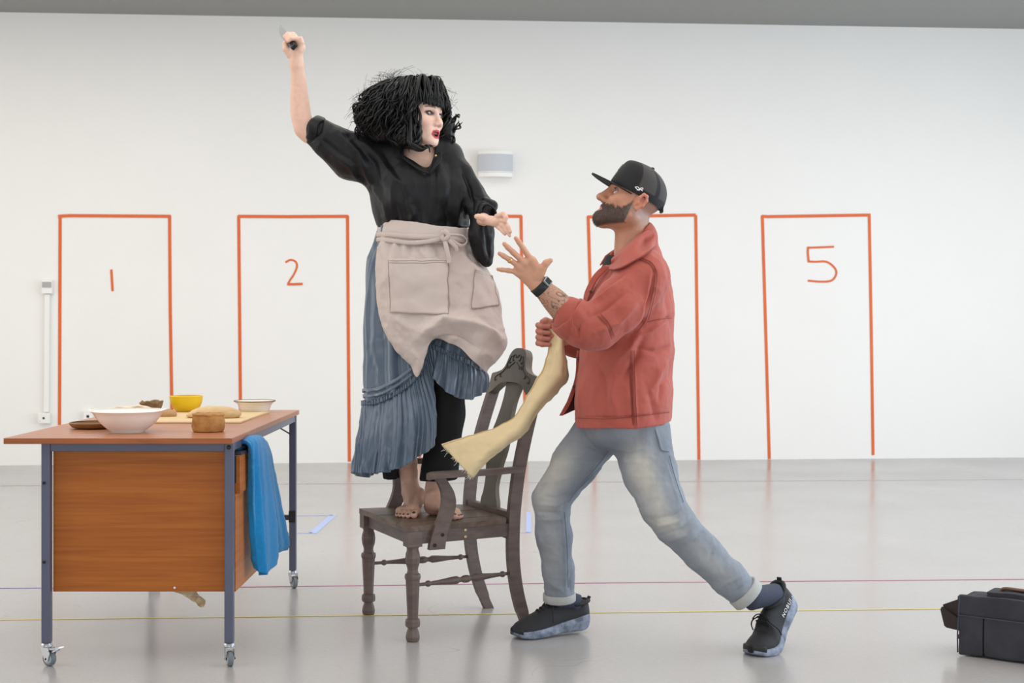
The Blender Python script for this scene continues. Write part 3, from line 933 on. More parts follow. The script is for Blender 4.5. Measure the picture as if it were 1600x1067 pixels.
# pastry strips piled behind the big bowl
base = tpc(188, 652, .0)
r = thing('dough_strip_pile', base, 'low pile of pale pastry pieces behind the white mixing bowl', 'pastry')
for i in range(7):
    a0 = rng.uniform(-0.4, 0.4)
    c0 = base + V(rng.uniform(-0.05, 0.03), 0.09 + rng.uniform(-0.02, 0.05), 0.010 + 0.0045 * i)
    d = V(math.cos(a0), math.sin(a0), 0) * 0.07
    pts = np.array([c0 + d * t + V(0, 0, 0.004 * math.sin(t * 5 + i) - 0.006 * t * t) for t in np.linspace(-1, 1, 14)])
    obj('pastry_piece', MB().tube(pts, [0.007 + 0.005 * math.sin(math.pi * (j + 0.5) / 14) for j in range(14)], 10, flat=0.55), M_lace, r, True)

# ================================================================== CHAIR
CO = V(-0.488, 5.452, 0); CB = V(0.9135, 0.4067, 0); CW = V(-0.4067, 0.9135, 0); UZ = V(0, 0, 1)
def C(b, w, z): return CO + CB * b + CW * w + UZ * z
CAX = np.array([CB, CW, UZ])
M_ch = mat('dark_brown_chair_wood', (108, 92, 84), 0.5, rgb2=(92, 75, 70), vscale=5, stretch=(2, 2, 8), bump=0.15, bscale=60)
M_seat = wood_mat('worn_brown_seat', (76, 60, 52), (102, 84, 72), (128, 108, 92), 1, 2.5, 0.45, 9)
M_olive = mat('olive_brown_crest', (108, 98, 84), 0.5, rgb2=(94, 84, 72), vscale=8, bump=0.1, bscale=60)
M_carve = mat('dark_carved_line', (52, 46, 40), 0.6)
M_brass = mat('brass_screw', (205, 180, 120), 0.3, metal=0.8)
chair = thing('dining_armchair', C(0.22, 0, 0), 'dark brown wooden armchair with turned front legs that the woman stands on', 'chair')
SZ = 0.425
def trap(f0, b0, f1, z0, z1, m):
    p = [(b0, -f0), (b0, f0), (f1[0], f1[1]), (f1[0], -f1[1])]
    v = [C(b, w, z) for z in (z0, z1) for b, w in p]
    return m.add(v, [(3, 2, 1, 0), (4, 5, 6, 7), (0, 1, 5, 4), (1, 2, 6, 5), (2, 3, 7, 6), (3, 0, 4, 7)])
# seat of five planks running across the depth
nb = 5
edges = np.linspace(-1, 1, nb + 1)
FW, BW_, SD = 0.281, 0.236, 0.435
for i in range(nb):
    a, b = edges[i], edges[i + 1]
    g = 0.0012
    m = MB(); q = [(-0.012, FW * a + g), (-0.012, FW * b - g), (SD, BW_ * b - g), (SD, BW_ * a + g)]
    if i == 0: q[3] = (SD - 0.03, q[3][1]); 
    if i == nb - 1: q[2] = (SD - 0.03, q[2][1])
    zz = SZ + (0.0, 0.0006, -0.0004, 0.0005, 0)[i]
    v = [C(x, w, z) for z in (SZ - 0.02, zz) for x, w in q]
    m.add(v, [(3, 2, 1, 0), (4, 5, 6, 7), (0, 1, 5, 4), (1, 2, 6, 5), (2, 3, 7, 6), (3, 0, 4, 7)])
    obj('seat_plank', m, M_seat, chair)
# rails under the seat
lw = 0.052
rz0, rz1 = 0.349, SZ - 0.02
obj('seat_rail', MB().box(C(0.022, 0, (rz0 + 0.006 + rz1) / 2), (0.024, 2 * FW - 2 * lw, rz1 - rz0 - 0.006), CAX), M_ch, chair)
obj('seat_rail', MB().box(C(SD - 0.01, 0, (rz0 + rz1) / 2 + 0.008), (0.022, 2 * BW_ - 0.05, rz1 - rz0 + 0.02), CAX), M_ch, chair)
for s in (-1, 1):
    rl = obj('seat_rail', MB().bar(C(lw * 0.6, s * (FW - 0.022), (rz0 + 0.008 + rz1) / 2), C(SD - 0.01, s * (BW_ - 0.02), (rz0 + 0.008 + rz1) / 2), 0.024, rz1 - rz0 - 0.008, bev=0.002), M_ch, chair)
    if s < 0:
        for (px, py) in ((720, 828), (719, 838.5)):
            # outer face of the near rail
            t = (px - 660) / (790 - 660)
            b_ = lw * 0.6 + (SD - lw * 0.6) * 0.50
            p = C(b_, -(FW + (BW_ - FW) * b_ / SD - 0.022) - 0.0135, 0)
            p[2] = CH - (py - HZ) / F * p[1]
            obj('rail_screw', MB().lathe([(0.0052, 0), (0.0052, 0.002), (0.002, 0.0028)], p, 14, np.array([CB, UZ, -CW])), M_brass, rl)
# turned front legs with a square block on top
leg_prof = [(0.0, 1012, 60), (0, 1004, 70), (0, 985, 75), (0, 960, 66), (0, 936, 50), (0, 932, 50), (0, 930, 72), (0, 922, 79), (0, 900, 79), (0, 886, 72), (0, 884, 56), (0, 860, 58), (0, 668, 75), (0, 664, 80), (0, 656, 85), (0, 645, 85), (0, 634, 80), (0, 630, 62), (0, 612, 55), (0, 596, 60), (0, 575, 74), (0, 545, 79), (0, 520, 74), (0, 500, 62), (0, 490, 62), (0, 484, 70), (0, 480, 70)]
pr = [(w * 0.000329 * 1.0, 0.349 * (1012 - y) / 532) for _, y, w in leg_prof]
for s in (-1, 1):
    c = C(lw / 2 - 0.006, s * (FW - lw / 2 + 0.003), 0)
    l = obj('front_leg', MB().lathe([(r * 1.05, z) for r, z in pr], c, 8, CAX, rot=math.pi / 8), M_ch, chair)
    obj('leg_block', MB().box(c + UZ * (0.349 + SZ - 0.02) / 2, (lw + 0.006, lw, SZ - 0.02 - 0.349), CAX, 0.002), M_ch, l)
# back posts, raked and curved
def post_path(s):
    z = [0.0, 0.06, 0.16, 0.28, 0.42, 0.52, 0.62, 0.74, 0.86, 0.952]
    b = [0.512, 0.488, 0.459, 0.442, 0.441, 0.450, 0.466, 0.496, 0.532, 0.562]
    w = [0.188, 0.196, 0.206, 0.214, 0.222, 0.224, 0.222, 0.216, 0.208, 0.202]
    return catmull([(x, s * y, q) for x, y, q in zip(b, w, z)], 36)
for s in (-1, 1):
    g = []
    for b, w, z in post_path(s):
        dw, db = 0.0145, 0.023 if z > 0.05 else 0.019
        g.append([C(b - db, w - dw, z), C(b + db, w - dw, z), C(b + db, w + dw, z), C(b - db, w + dw, z)])
    m = MB(); n = len(g)
    v = np.array(g).reshape(-1, 3)
    f = [(i * 4 + j, i * 4 + (j + 1) % 4, (i + 1) * 4 + (j + 1) % 4, (i + 1) * 4 + j) for i in range(n - 1) for j in range(4)]
    m.add(v, f + [(3, 2, 1, 0), tuple(range(4 * n - 4, 4 * n))])
    obj('back_post', m, M_ch, chair)
# crest with hump, and splat
def back_b(z): return np.interp(z, [0.42, 0.52, 0.62, 0.74, 0.86, 0.952, 1.07], [0.441, 0.450, 0.466, 0.496, 0.532, 0.562, 0.596])
half = [(0.0, 1.064), (0.035, 1.062), (0.062, 1.052), (0.080, 1.034), (0.088, 1.012), (0.100, 0.990), (0.120, 0.976), (0.150, 0.968), (0.185, 0.962), (0.214, 0.958), (0.219, 0.952)]
low = [(0.216, 0.878), (0.19, 0.880), (0.165, 0.888), (0.14, 0.902), (0.11, 0.917), (0.08, 0.925), (0.04, 0.928), (0.0, 0.929)]
topc = catmull([(-w, z) for w, z in half[::-1]] + half[1:], 61)
lowc = catmull([(-w, z) for w, z in low] + low[::-1][1:], 61)
g = np.array([[(topc[i] * (1 - t) + lowc[i] * t) for i in range(61)] for t in np.linspace(0, 1, 14)])
def on_back(wz, off): return C(back_b(wz[1]) + off, wz[0], wz[1])
front = np.array([[on_back(q, -0.012 + 0.10 * q[0] ** 2) for q in r] for r in g])
crest = obj('crest_rail', sheet(front, 0.03), M_olive, chair, True, angle=40)
car = MB()
def carve(pts):
    c = catmull(pts, 16)
    car.tube(np.array([on_back(q, -0.0285 + 0.10 * q[0] ** 2) for q in c]), 0.0021, 6)
for s in (-1, 1):
    carve([(s * 0.005, 1.03), (s * 0.02, 1.042), (s * 0.036, 1.034), (s * 0.034, 1.018), (s * 0.022, 1.02)])
    carve([(s * 0.04, 1.036), (s * 0.056, 1.034), (s * 0.064, 1.018), (s * 0.056, 1.006), (s * 0.046, 1.012)])
    carve([(s * 0.064, 1.02), (s * 0.076, 1.006), (s * 0.078, 0.988), (s * 0.066, 0.986), (s * 0.064, 0.998)])
    carve([(s * 0.080, 0.992), (s * 0.096, 0.976), (s * 0.118, 0.966), (s * 0.122, 0.952), (s * 0.108, 0.952)])
    carve([(s * 0.122, 0.964), (s * 0.150, 0.956), (s * 0.168, 0.946), (s * 0.164, 0.934), (s * 0.150, 0.938)])
    carve([(s * 0.010, 1.012), (s * 0.024, 1.004), (s * 0.042, 0.998), (s * 0.050, 0.986)])
obj('carving', car, M_carve, crest, True)
sp = [(0.075, 0.928), (0.066, 0.905), (0.058, 0.87), (0.058, 0.83), (0.066, 0.78), (0.080, 0.735), (0.086, 0.70), (0.084, 0.66), (0.072, 0.61), (0.060, 0.565), (0.056, 0.53), (0.064, 0.495), (0.078, 0.47), (0.082, 0.45), (0.078, 0.42)]
spc = catmull(sp, 60)
g = np.array([[on_back((w * t, z), -0.004) for t in np.linspace(-1, 1, 9)] for w, z in spc])
obj('splat', sheet(g, 0.016), M_olive, chair, True, angle=40)
obj('splat_foot', MB().box(C(0.437, 0, 0.436), (0.026, 0.39, 0.022), CAX, 0.002), M_ch, chair)
# arms and their curved supports
for s in (-1, 1):
    c = catmull([(0.075, 0.268, 0.602), (0.10, 0.272, 0.608), (0.18, 0.268, 0.609), (0.28, 0.252, 0.607), (0.38, 0.240, 0.608), (0.475, 0.234, 0.612)], 30)
    wd_ = catmull([(0.016,), (0.027,), (0.026,), (0.020,), (0.019,), (0.018,)], 30)[:, 0]
    m = MB(); g = []
    for (b, w, z), hw in zip(c, wd_):
        g.append([C(b, s * w - hw, z - 0.011), C(b, s * w - hw * 0.9, z + 0.011), C(b, s * w + hw * 0.9, z + 0.011), C(b, s * w + hw, z - 0.011)])
    v = np.array(g).reshape(-1, 3); n = len(g)
    m.add(v, [(i * 4 + j, i * 4 + (j + 1) % 4, (i + 1) * 4 + (j + 1) % 4, (i + 1) * 4 + j) for i in range(n - 1) for j in range(4)] + [(3, 2, 1, 0), tuple(range(4 * n - 4, 4 * n))])
    obj('armrest', m, M_ch, chair, True, angle=35)
    c = catmull([(0.117, 0.600), (0.135, 0.575), (0.152, 0.54), (0.156, 0.50), (0.146, 0.46), (0.128, 0.42), (0.114, 0.38), (0.106, 0.335)], 30)
    hw = catmull([(0.020,), (0.021,), (0.024,), (0.027,), (0.028,), (0.028,), (0.030,), (0.031,)], 30)[:, 0]
    g = []
    for (b, z), h in zip(c, hw):
        y = FW + (BW_ - FW) * b / SD + 0.004
        lo, hi_ = s * (y - 0.012), s * (y + 0.012)
        g.append([C(b - h, lo, z), C(b + h, lo, z), C(b + h, hi_, z), C(b - h, hi_, z)])
    v = np.array(g).reshape(-1, 3); n = len(g)
    sup = obj('arm_support', (v, [(i * 4 + j, i * 4 + (j + 1) % 4, (i + 1) * 4 + (j + 1) % 4, (i + 1) * 4 + j) for i in range(n - 1) for j in range(4)] + [(3, 2, 1, 0), tuple(range(4 * n - 4, 4 * n))]), M_ch, chair, True, angle=35)
    if s < 0:
        for b, z in ((0.127, 0.388), (0.096, 0.352)):
            y = -(FW + (BW_ - FW) * b / SD + 0.0165)
            obj('bolt_hole', MB().lathe([(0.007, 0), (0.007, 0.0015)], C(b, y, z), 14, np.array([CB, UZ, -CW])), M_black, sup)
# turned side stretchers
sprof = [(0.0, .0062), (.10, .0064), (.115, .0115), (.135, .0115), (.15, .0070), (.25, .0095), (.36, .0140), (.41, .0150), (.43, .0105), (.45, .0085), (.475, .0135), (.50, .0145), (.525, .0135), (.55, .0085), (.57, .0105), (.59, .0150), (.64, .0140), (.75, .0095), (.85, .0070), (.865, .0115), (.885, .0115), (.90, .0064), (1.0, .0062)]
for s in (-1, 1):
    a, b = C(0.03, s * (FW - 0.024), 0.205), C(0.452, s * 0.208, 0.213)
    x, y, z = frame_of(b - a); L_ = np.linalg.norm(b - a)
    obj('stretcher', MB().lathe([(r, t * L_) for t, r in sprof], a, 14, np.array([x, y, z])), M_ch, chair, True, angle=40)

# ================================================================== PEOPLE: shared
M_skin = mat('skin', (220, 180, 160), 0.48, attr=True, var=0.05, vscale=60, sss=0.06, bump=0.05, bscale=500)
M_eye = mat('eyeball', (240, 236, 230), 0.12, attr=True, coat=0.6)
def mm_px(d): return d / F
EY = {True: .067, False: .0715}
def head_sdf(s, T, AX, fem, sc):
    cr = ((0, -.014, .036), (.074, .094, .080)) if fem else ((0, -.006, .028), (.072, .084, .070))
    e = lambda c, r, k, op='u': s.ell(T(*c), np.array(r) * sc, AX, k * sc, op)
    def cn(a, b, ra, rb, k, op='u'): s.cone(T(*a), T(*b), ra * sc, rb * sc, k * sc, op=op)
    e(cr[0], cr[1], .02)
    e((0, .020, -.028), (.061 if fem else .064, .066, .080), .03)
    for q in (-1, 1):
        cn((q * .050, -.004, -.058 if fem else -.062), (q * .016, .066, -.100), .019 if fem else .023, .016 if fem else .02, .03)
        cn((q * .043, .056, -.026), (q * .036, .066, -.034), .018, .016, .03)
        cn((q * .044, .060, .022), (q * .012, .081, .021), .010 if fem else .013, .009 if fem else .012, .018)
    e((0, .077, -.102 if not fem else -.106), (.02, .016, .016), .022)
    e((0, .074, -.070), (.028, .018, .024), .022)
    for q in (-1, 1):
        e((q * (.031 if fem else .034), .094, .000), (.017, .017, .0125) if fem else (.022, .022, .0125), .012, 's')
        E = np.array((q * .031, EY[fem], .000))
        for up in (1, -1):
            t = np.linspace(-1, 1, 7)
            pts = []
            for u in t:
                x, z = E[0] + .0150 * u, E[2] + up * (.0078 if up > 0 else .0060) * (1 - u * u) + .001 * u * q
                y = E[1] + math.sqrt(max(.0146 ** 2 - (x - E[0]) ** 2 * .75 - (z - E[2]) ** 2, 1e-6))
                pts.append(T(x, y, z))
            s.chain(pts, [.0020 * sc] + [.0028 * sc] * 5 + [.0020 * sc], .0025 * sc)
    cn((0, .082, .010), (0, .104, -.032), .0075, .0095, .013)
    e((0, .1075, -.036), (.0105, .011, .010), .008)
    for q in (-1, 1):
        e((q * .0115, .097, -.041), (.0078, .010, .0078), .008)
        e((q * .0065, .104, -.0495), (.0035, .005, .004), .004, 's')
    if fem:
        up, lo = -.0655, -.0895
        s.chain([T(-.020, .080, -.074), T(-.008, .0925, up), T(0, .0918, up - .0012), T(.008, .0925, up), T(.020, .080, -.074)], [.003 * sc, .0050 * sc, .0045 * sc, .0050 * sc, .003 * sc], .005 * sc)
        s.chain([T(-.019, .079, -.080), T(-.009, .088, lo), T(.009, .088, lo), T(.019, .079, -.080)], [.003 * sc, .0058 * sc, .0058 * sc, .003 * sc], .005 * sc)
        e((0, .090, -.0775), (.0135, .020, .0082), .004, 's')
    else:
        s.chain([T(-.023, .080, -.071), T(-.008, .0915, -.0665), T(0, .0908, -.0675), T(.008, .0915, -.0665), T(.023, .080, -.071)], [.003 * sc, .0052 * sc, .005 * sc, .0052 * sc, .003 * sc], .006 * sc)
        s.chain([T(-.021, .080, -.0745), T(0, .0905, -.0785), T(.021, .080, -.0745)], [.003 * sc, .0068 * sc, .003 * sc], .006 * sc)
        cn((-.02, .092, -.0725), (.02, .092, -.0725), .0016, .0016, .003, 's')
    for q in (-1, 1):
        s.chain([T(q * .070, .002, -.024), T(q * .077, -.004, -.012), T(q * .081, -.004, .008), T(q * .083, -.012, .022), T(q * .083, -.024, .020), T(q * .081, -.030, .006), T(q * .076, -.024, -.014), T(q * .071, -.010, -.030)], [.006 * sc, .005 * sc, .0048 * sc, .0048 * sc, .0048 * sc, .0045 * sc, .0045 * sc, .007 * sc], .006 * sc)
        e((q * .071, -.014, -.002), (.005, .016, .022), .006)

def eye(parent, T, q, gaze, iris, ey=.067):
    """eyeball with iris and pupil"""
    c = T(q * .031, ey, .000)
    g = unit(gaze)
    a, b, _ = frame_of(g)
    R = 0.0132
    nu, nv = 28, 30
    v, col = [], []
    for i in range(nv + 1):
        t = math.pi * (i / nv) ** 1.25
        for j in range(nu):
            p = 2 * math.pi * j / nu
            v.append(c + R * (math.cos(t) * g + math.sin(t) * (math.cos(p) * a + math.sin(p) * b)))
            r = R * t
            col.append((0.004, 0.004, 0.004) if r < .0022 else (lin(iris) * (0.35 if r > .0049 else 1.0) if r < .0057 else lin((206, 198, 194))))
    f = [(i * nu + j, (i + 1) * nu + j, (i + 1) * nu + (j + 1) % nu, i * nu + (j + 1) % nu) for i in range(nv) for j in range(nu)]
    return obj('eye', (np.array(v), f), M_eye, parent, True, np.array(col))

def blend(cols, w, c):
    w = np.clip(w, 0, 1)[:, None]
    return cols * (1 - w) + lin(c) * w
def soft(d, r, e): return np.clip((r - d) / e + 0.5, 0, 1)

# ================================================================== WOMAN
WD = 5.53
wfoot = C(0.2, 0, SZ)
woman = thing('person', (-0.36, 5.5, SZ), 'person in black blouse, apron and blue-grey skirt standing barefoot on the chair, knife raised', 'person')
hf = unit((0.80, -0.60, -0.03)); hr = unit(np.cross(hf, (0.10, 0.02, 1))); hu = np.cross(hr, hf)
HC = P(655.5, 181, 5.47); HS = 0.99
def WT(x, y, z): return HC + (hr * x + hf * y + hu * z) * HS
WAX = np.array([hr, hf, hu])
S = SDF()
# trunk and legs (under the clothes)
S.ell(P(660, 430, 5.57), (.155, .10, .12), k=.05)
S.cone(P(660, 400, 5.56), P(655, 310, 5.56), .115, .12, .05, n=(0, 1, 0), sq=.7)
S.ell(P(652, 288, 5.55), (.145, .088, .13), k=.05)
S.cone(P(598, 246, 5.55), P(698, 252, 5.54), .042, .040, .04)
S.cone(P(660, 256, 5.535), P(655, 205, 5.49), .050, .046, .03)
S.cone(P(640, 252, 5.485), P(690, 254, 5.49), .012, .012, .06)
S.limb([P(628, 450, 5.58), P(622, 600, 5.53), P(632, 690, 5.58), P(640, 752, 5.60)], [.08, .055, .046, .033])
S.limb([P(690, 450, 5.56), P(697, 600, 5.50), P(688, 700, 5.52), P(679, 762, 5.53)], [.08, .055, .046, .033])
# raised right arm
S.limb([P(592, 245, 5.55), P(540, 232, 5.53), P(486, 206, 5.50)], [.050, .045, .039])
S.limb([P(500, 211, 5.50), P(480, 202, 5.50), P(471, 184, 5.495), P(468.5, 160, 5.49), P(466, 122, 5.475), P(463.7, 99, 5.465)], [.039, .0375, .0372, .0352, .0272, .0225])
S.cone(P(471, 205, 5.50), P(480, 211, 5.505), .017, .022, .03)
# hand closed round the knife handle
kb, kt = P(459.5, 73, 5.405), P(434, 39.5, 5.62)
kd = unit(kt - kb)
hcen = kb + kd * 0.055
S.cone(P(463, 100, 5.462), P(464, 84, 5.455), .022, .024, .02)
S.cone(P(455, 80, 5.46), P(470, 74, 5.45), .017, .018, .015)
kside = unit(np.cross(kd, (0, -1, 0.35))); kup = unit(np.cross(kside, kd))
if kup[2] < 0: kup = -kup; kside = -kside
def around(t, ang, r): return kb + kd * t + (kside * math.cos(ang) + kup * math.sin(ang)) * r
sx = 1 if kside[0] > 0 else -1
for i, t in enumerate((0.030, 0.048, 0.066, 0.084)):
    a0 = [-1.2, -0.45, 0.5, 1.35, 2.1]
    pts = [around(t, a if sx > 0 else math.pi - a, r) for a, r in zip(a0, (.030, .030, .027, .023, .021))]
    S.chain(pts, [.0105, .0100, .0092, .0085, .0075], .004)
S.chain([P(454, 86, 5.46), P(447, 77, 5.455), P(446, 68, 5.46), P(451, 63, 5.47)], [.016, .0125, .0105, .0085], .006)
S.chain([P(468, 78, 5.44), P(471, 66, 5.43), P(470, 60, 5.425)], [.011, .0095, .008], .006)
# left arm held forward, hand open
S.limb([P(700, 254, 5.54), P(736, 318, 5.49), P(752, 364, 5.44)], [.038, .028, .026])
S.limb([P(752, 364, 5.44), P(753, 350, 5.41), P(755, 342, 5.37)], [.026, .023, .022])
S.cone(P(755, 342, 5.365), P(775, 344, 5.325), .0235, .0235, .012, n=(0.15, -0.3, 0.9), sq=.62)
S.cone(P(756, 345, 5.36), P(774, 349, 5.325), .0175, .018, .012, n=(0.15, -0.3, 0.9), sq=.7)
for pts, r in ((((776, 338, 5.315), (787, 334, 5.295), (790.5, 340, 5.287), (789, 346, 5.285)), .0092),
               (((778, 343, 5.320), (788, 345, 5.300), (794, 354, 5.290), (797.5, 362, 5.287)), .0090),
               (((777, 348, 5.325), (786, 352, 5.305), (792, 361, 5.297), (796.5, 368, 5.295)), .0085),
               (((774, 352, 5.330), (780, 356, 5.315), (786, 362, 5.308), (789, 366, 5.305)), .0075)):
    S.chain([P(*q) for q in pts], [r * 1.05, r, r * .93, r * .78], .004)
S.chain([P(762, 345, 5.345), P(753, 340, 5.325), P(747, 338.5, 5.32), P(744, 338, 5.32)], [.014, .0115, .0098, .0078], .007)
# feet on the seat
NAILS = []
def foot(heel, toe, big, ankle):
    z = V(0, 0, 1); f = unit(V(toe[0] - heel[0], toe[1] - heel[1], 0)); r = np.cross(f, z) * big   # r points to the big toe
    L = np.linalg.norm((toe - heel)[:2]); k = L / 0.235
    h = V(heel[0], heel[1], SZ)
    q = lambda a, b, c: h + f * a * k + r * b * k + z * c
    S.cone(q(.030, 0, .030), q(.045, 0, .040), .029, .030, .03)
    S.cone(ankle, q(.055, 0, .055), .033, .034, .03)
    S.cone(q(.055, .004, .062), q(.150, .014, .030), .030, .022, .03)
    S.cone(q(.040, -.010, .024), q(.155, -.026, .018), .022, .016, .02)
    S.cone(q(.160, .030, .018), q(.150, -.030, .015), .018, .014, .02)
    S.ell(q(.050, -.030, .075), (.012, .012, .012), k=.015); S.ell(q(.058, .030, .082), (.012, .012, .012), k=.015)
    for i, (a, b, c, rr) in enumerate(((.222, .033, .2, .0135), (.222, .012, .2, .0095), (.214, -.005, .19, .009), (.203, -.020, .18, .0085), (.190, -.034, .17, .008))):
        S.chain([q(.160, b * .9, .020), q(a - .028, b, .019), q(a - .006, b, rr * .95)], [rr * .95, rr * .85, rr], .005)
        NAILS.append((q(a - .002, b, rr * 1.85), rr * .5))
hl, tl = V(*P(651, 797, F * (CH - SZ) / 297)), V(*P(630.5, 811, F * (CH - SZ) / 311))
foot(hl, tl, -1, P(641, 768, 5.585))
hl2, tl2 = V(*P(668, 803, F * (CH - SZ) / 303)), V(*P(724, 812, F * (CH - SZ) / 312))
foot(hl2, tl2, 1, P(680, 766, 5.515))
head_sdf(S, WT, WAX, True, HS)
v, f = S.mesh(0.0032)
nrm = vnormals(v, f)
cols = np.tile(lin((232, 190, 168)), (len(v), 1))
lo = (v - HC) @ WAX.T / HS
isF = (np.linalg.norm(lo, axis=1) < 0.16)
inface = isF & (lo[:, 1] > 0.02)
cols = blend(cols, soft(np.linalg.norm(lo, axis=1), 0.17, 0.10), (236, 198, 178))
ax = np.abs(lo[:, 0])
cols = blend(cols, inface * soft(np.hypot(ax - .042, (lo[:, 2] + .036) * 1.2), .018, .02) * .35, (222, 138, 122))
def near(pts, r): return np.min([np.linalg.norm(lo - np.array(p), axis=1) for p in pts], 0) < r
lips = inface & (np.hypot(lo[:, 0] / .023, (lo[:, 2] + .0775) / .0182) < 1) & (lo[:, 1] > .076)
cols = blend(cols, lips * 1.0, (178, 52, 60))
mouth = inface & (np.hypot(lo[:, 0] / .0135, (lo[:, 2] + .0775) / .0085) < 1) & (lo[:, 1] < .087)
cols = blend(cols, mouth * 1.0, (70, 24, 26))
teeth = mouth & (lo[:, 2] > -.0745)
cols = blend(cols, teeth * 1.0, (226, 214, 204))
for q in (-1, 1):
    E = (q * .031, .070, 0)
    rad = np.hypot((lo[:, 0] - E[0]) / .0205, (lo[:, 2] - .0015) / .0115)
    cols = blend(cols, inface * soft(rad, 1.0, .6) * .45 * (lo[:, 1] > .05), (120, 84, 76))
    lid = inface & (np.hypot((lo[:, 0] - E[0]) / .018, (lo[:, 2] - .0015) / .0098) < 1) & (lo[:, 1] > .05)
    cols = blend(cols, lid * .8, (24, 18, 18))
    bz = .022 + .004 * (1 - ((lo[:, 0] * q - .034) / .02) ** 2)
    cols = blend(cols, inface * soft(np.abs(lo[:, 2] - bz), .0024, .002) * (lo[:, 0] * q > .013) * (lo[:, 0] * q < .053) * .8, (74, 50, 42))
for c, r in NAILS:
    cols = blend(cols, soft(np.linalg.norm(v - c, axis=1), r * 1.15, .002), (52, 16, 30))
feet = (v[:, 2] < 0.62)
cols = np.where((feet & (cols[:, 1] > .3))[:, None], lin((214, 170, 146)), cols)
body_w = obj('body', (v, f), M_skin, woman, True, cols)
for q in (-1, 1): eye(woman, WT, q, hf + hr * -0.25 + hu * -0.02, (118, 128, 118))
M_lash = mat('black_lashes', (10, 9, 9), 0.6)
for q in (-1, 1):
    lash = MB()
    pts = [WT(q * .031 + .0165 * u, .067 + .0155 - .004 * u * u, .0082 * (1 - u * u) - .0005 + .0015 * u * q) for u in np.linspace(-1.05, 1.15 if q > 0 else 1.05, 9)]
    lash.tube(pts, [.0008, .0013, .0015, .0017, .0018, .0018, .0017, .0015, .0008], 6)
    obj('eyelashes', lash, M_lash, woman)

# ---- black silk blouse
M_blo = mat('black_silk', (14, 14, 17), 0.46, spec=0.32, var=0.08, vscale=10, sheen=0.02, bump=0.06, bscale=260)
S = SDF()
S.chain([P(664, 356, 5.545), P(657, 318, 5.545), P(648, 275, 5.545), P(648, 252, 5.55)], [.172, .182, .166, .118], .05, n=(0, 1, 0), sq=.66)
S.ell(P(694, 302, 5.47), (.075, .062, .08), k=.06)
S.ell(P(632, 300, 5.465), (.075, .062, .08), k=.06)
S.plane(P(660, 361, 5.5), (0.09, 0, -1))
S.cone(P(592, 238, 5.55), P(702, 243, 5.535), .058, .052, .05)
S.chain([P(596, 256, 5.55), P(548, 243, 5.535), P(517, 223, 5.515), P(500, 210, 5.50)], [.098, .086, .062, .053], .04)
S.cone(P(504, 210, 5.505), P(495, 206.5, 5.50), .057, .055, .008)
S.chain([P(699, 248, 5.53), P(716, 273, 5.515), P(732, 302, 5.49), P(751, 324, 5.455)], [.052, .053, .054, .052], .03)
S.chain([P(752, 334, 5.425), P(752, 368, 5.415), P(755, 392, 5.425), P(760, 408, 5.435)], [.046, .045, .036, .021], .03)
S.chain([P(748, 330, 5.42), P(762, 322, 5.415), P(768, 322, 5.42)], [.026, .030, .022], .012)
# neckline
S.cone(P(654, 226, 5.44), P(670, 265, 5.42), .070, .004, .006, n=(0, 1, 0), sq=2.2, op='s')
v, f = S.mesh(0.0038)
n0 = vnormals(v, f)
v = folds(v, n0, [
    ([(505, 188), (500, 205), (484, 224)], 3.0, -.006), ([(512, 196), (508, 212), (494, 234)], 5, .003),
    ([(528, 206), (560, 238), (585, 300)], 6, .008), ([(545, 215), (585, 255), (600, 330)], 6, -.007), ([(505, 232), (545, 256), (570, 300)], 5, .006),
    ([(570, 225), (610, 270), (640, 300)], 7, .006), ([(600, 240), (625, 280), (635, 345)], 7, -.006), ([(575, 285), (600, 320), (610, 352)], 6, .008),
    ([(552, 262), (580, 290), (596, 345)], 4, -.006), ([(500, 215), (530, 240), (556, 256)], 4, -.004),
    ([(672, 268), (673, 300), (672, 350)], 2.2, .0045), ([(680, 268), (681, 300), (680, 350)], 1.6, -.004), ([(665, 268), (665, 310), (664, 350)], 1.6, -.003),
    ([(700, 255), (706, 290), (696, 345)], 6, -.006), ([(725, 300), (716, 325), (712, 355)], 5, .008), ([(722, 262), (734, 292), (737, 330)], 4, -.010),
    ([(735, 262), (748, 292), (760, 318)], 5, .006), ([(725, 330), (730, 345), (728, 356)], 4, -.008), ([(690, 320), (700, 338), (700, 356)], 5, -.005),
    ([(742, 306), (757, 312), (772, 322)], 2.5, -.006), ([(745, 362), (752, 385), (757, 410)], 4, .005), ([(757, 350), (762, 380), (764, 402)], 3, -.005),
    ([(640, 318), (645, 335), (640, 352)], 5, .006), ([(618, 322), (622, 340), (620, 352)], 4, -.005), ([(655, 325), (655, 340), (653, 355)], 4, -.004)], gain=1.7)
v = v + n0 * (fbm(v * 9, 2) * .004 + ridged(v * V(13, 13, 6) + 4, 2) * .0026 + ridged(v * V(34, 34, 18), 2) * .0007)[:, None]
blouse = obj('blouse', (v, f), M_blo, woman, True)
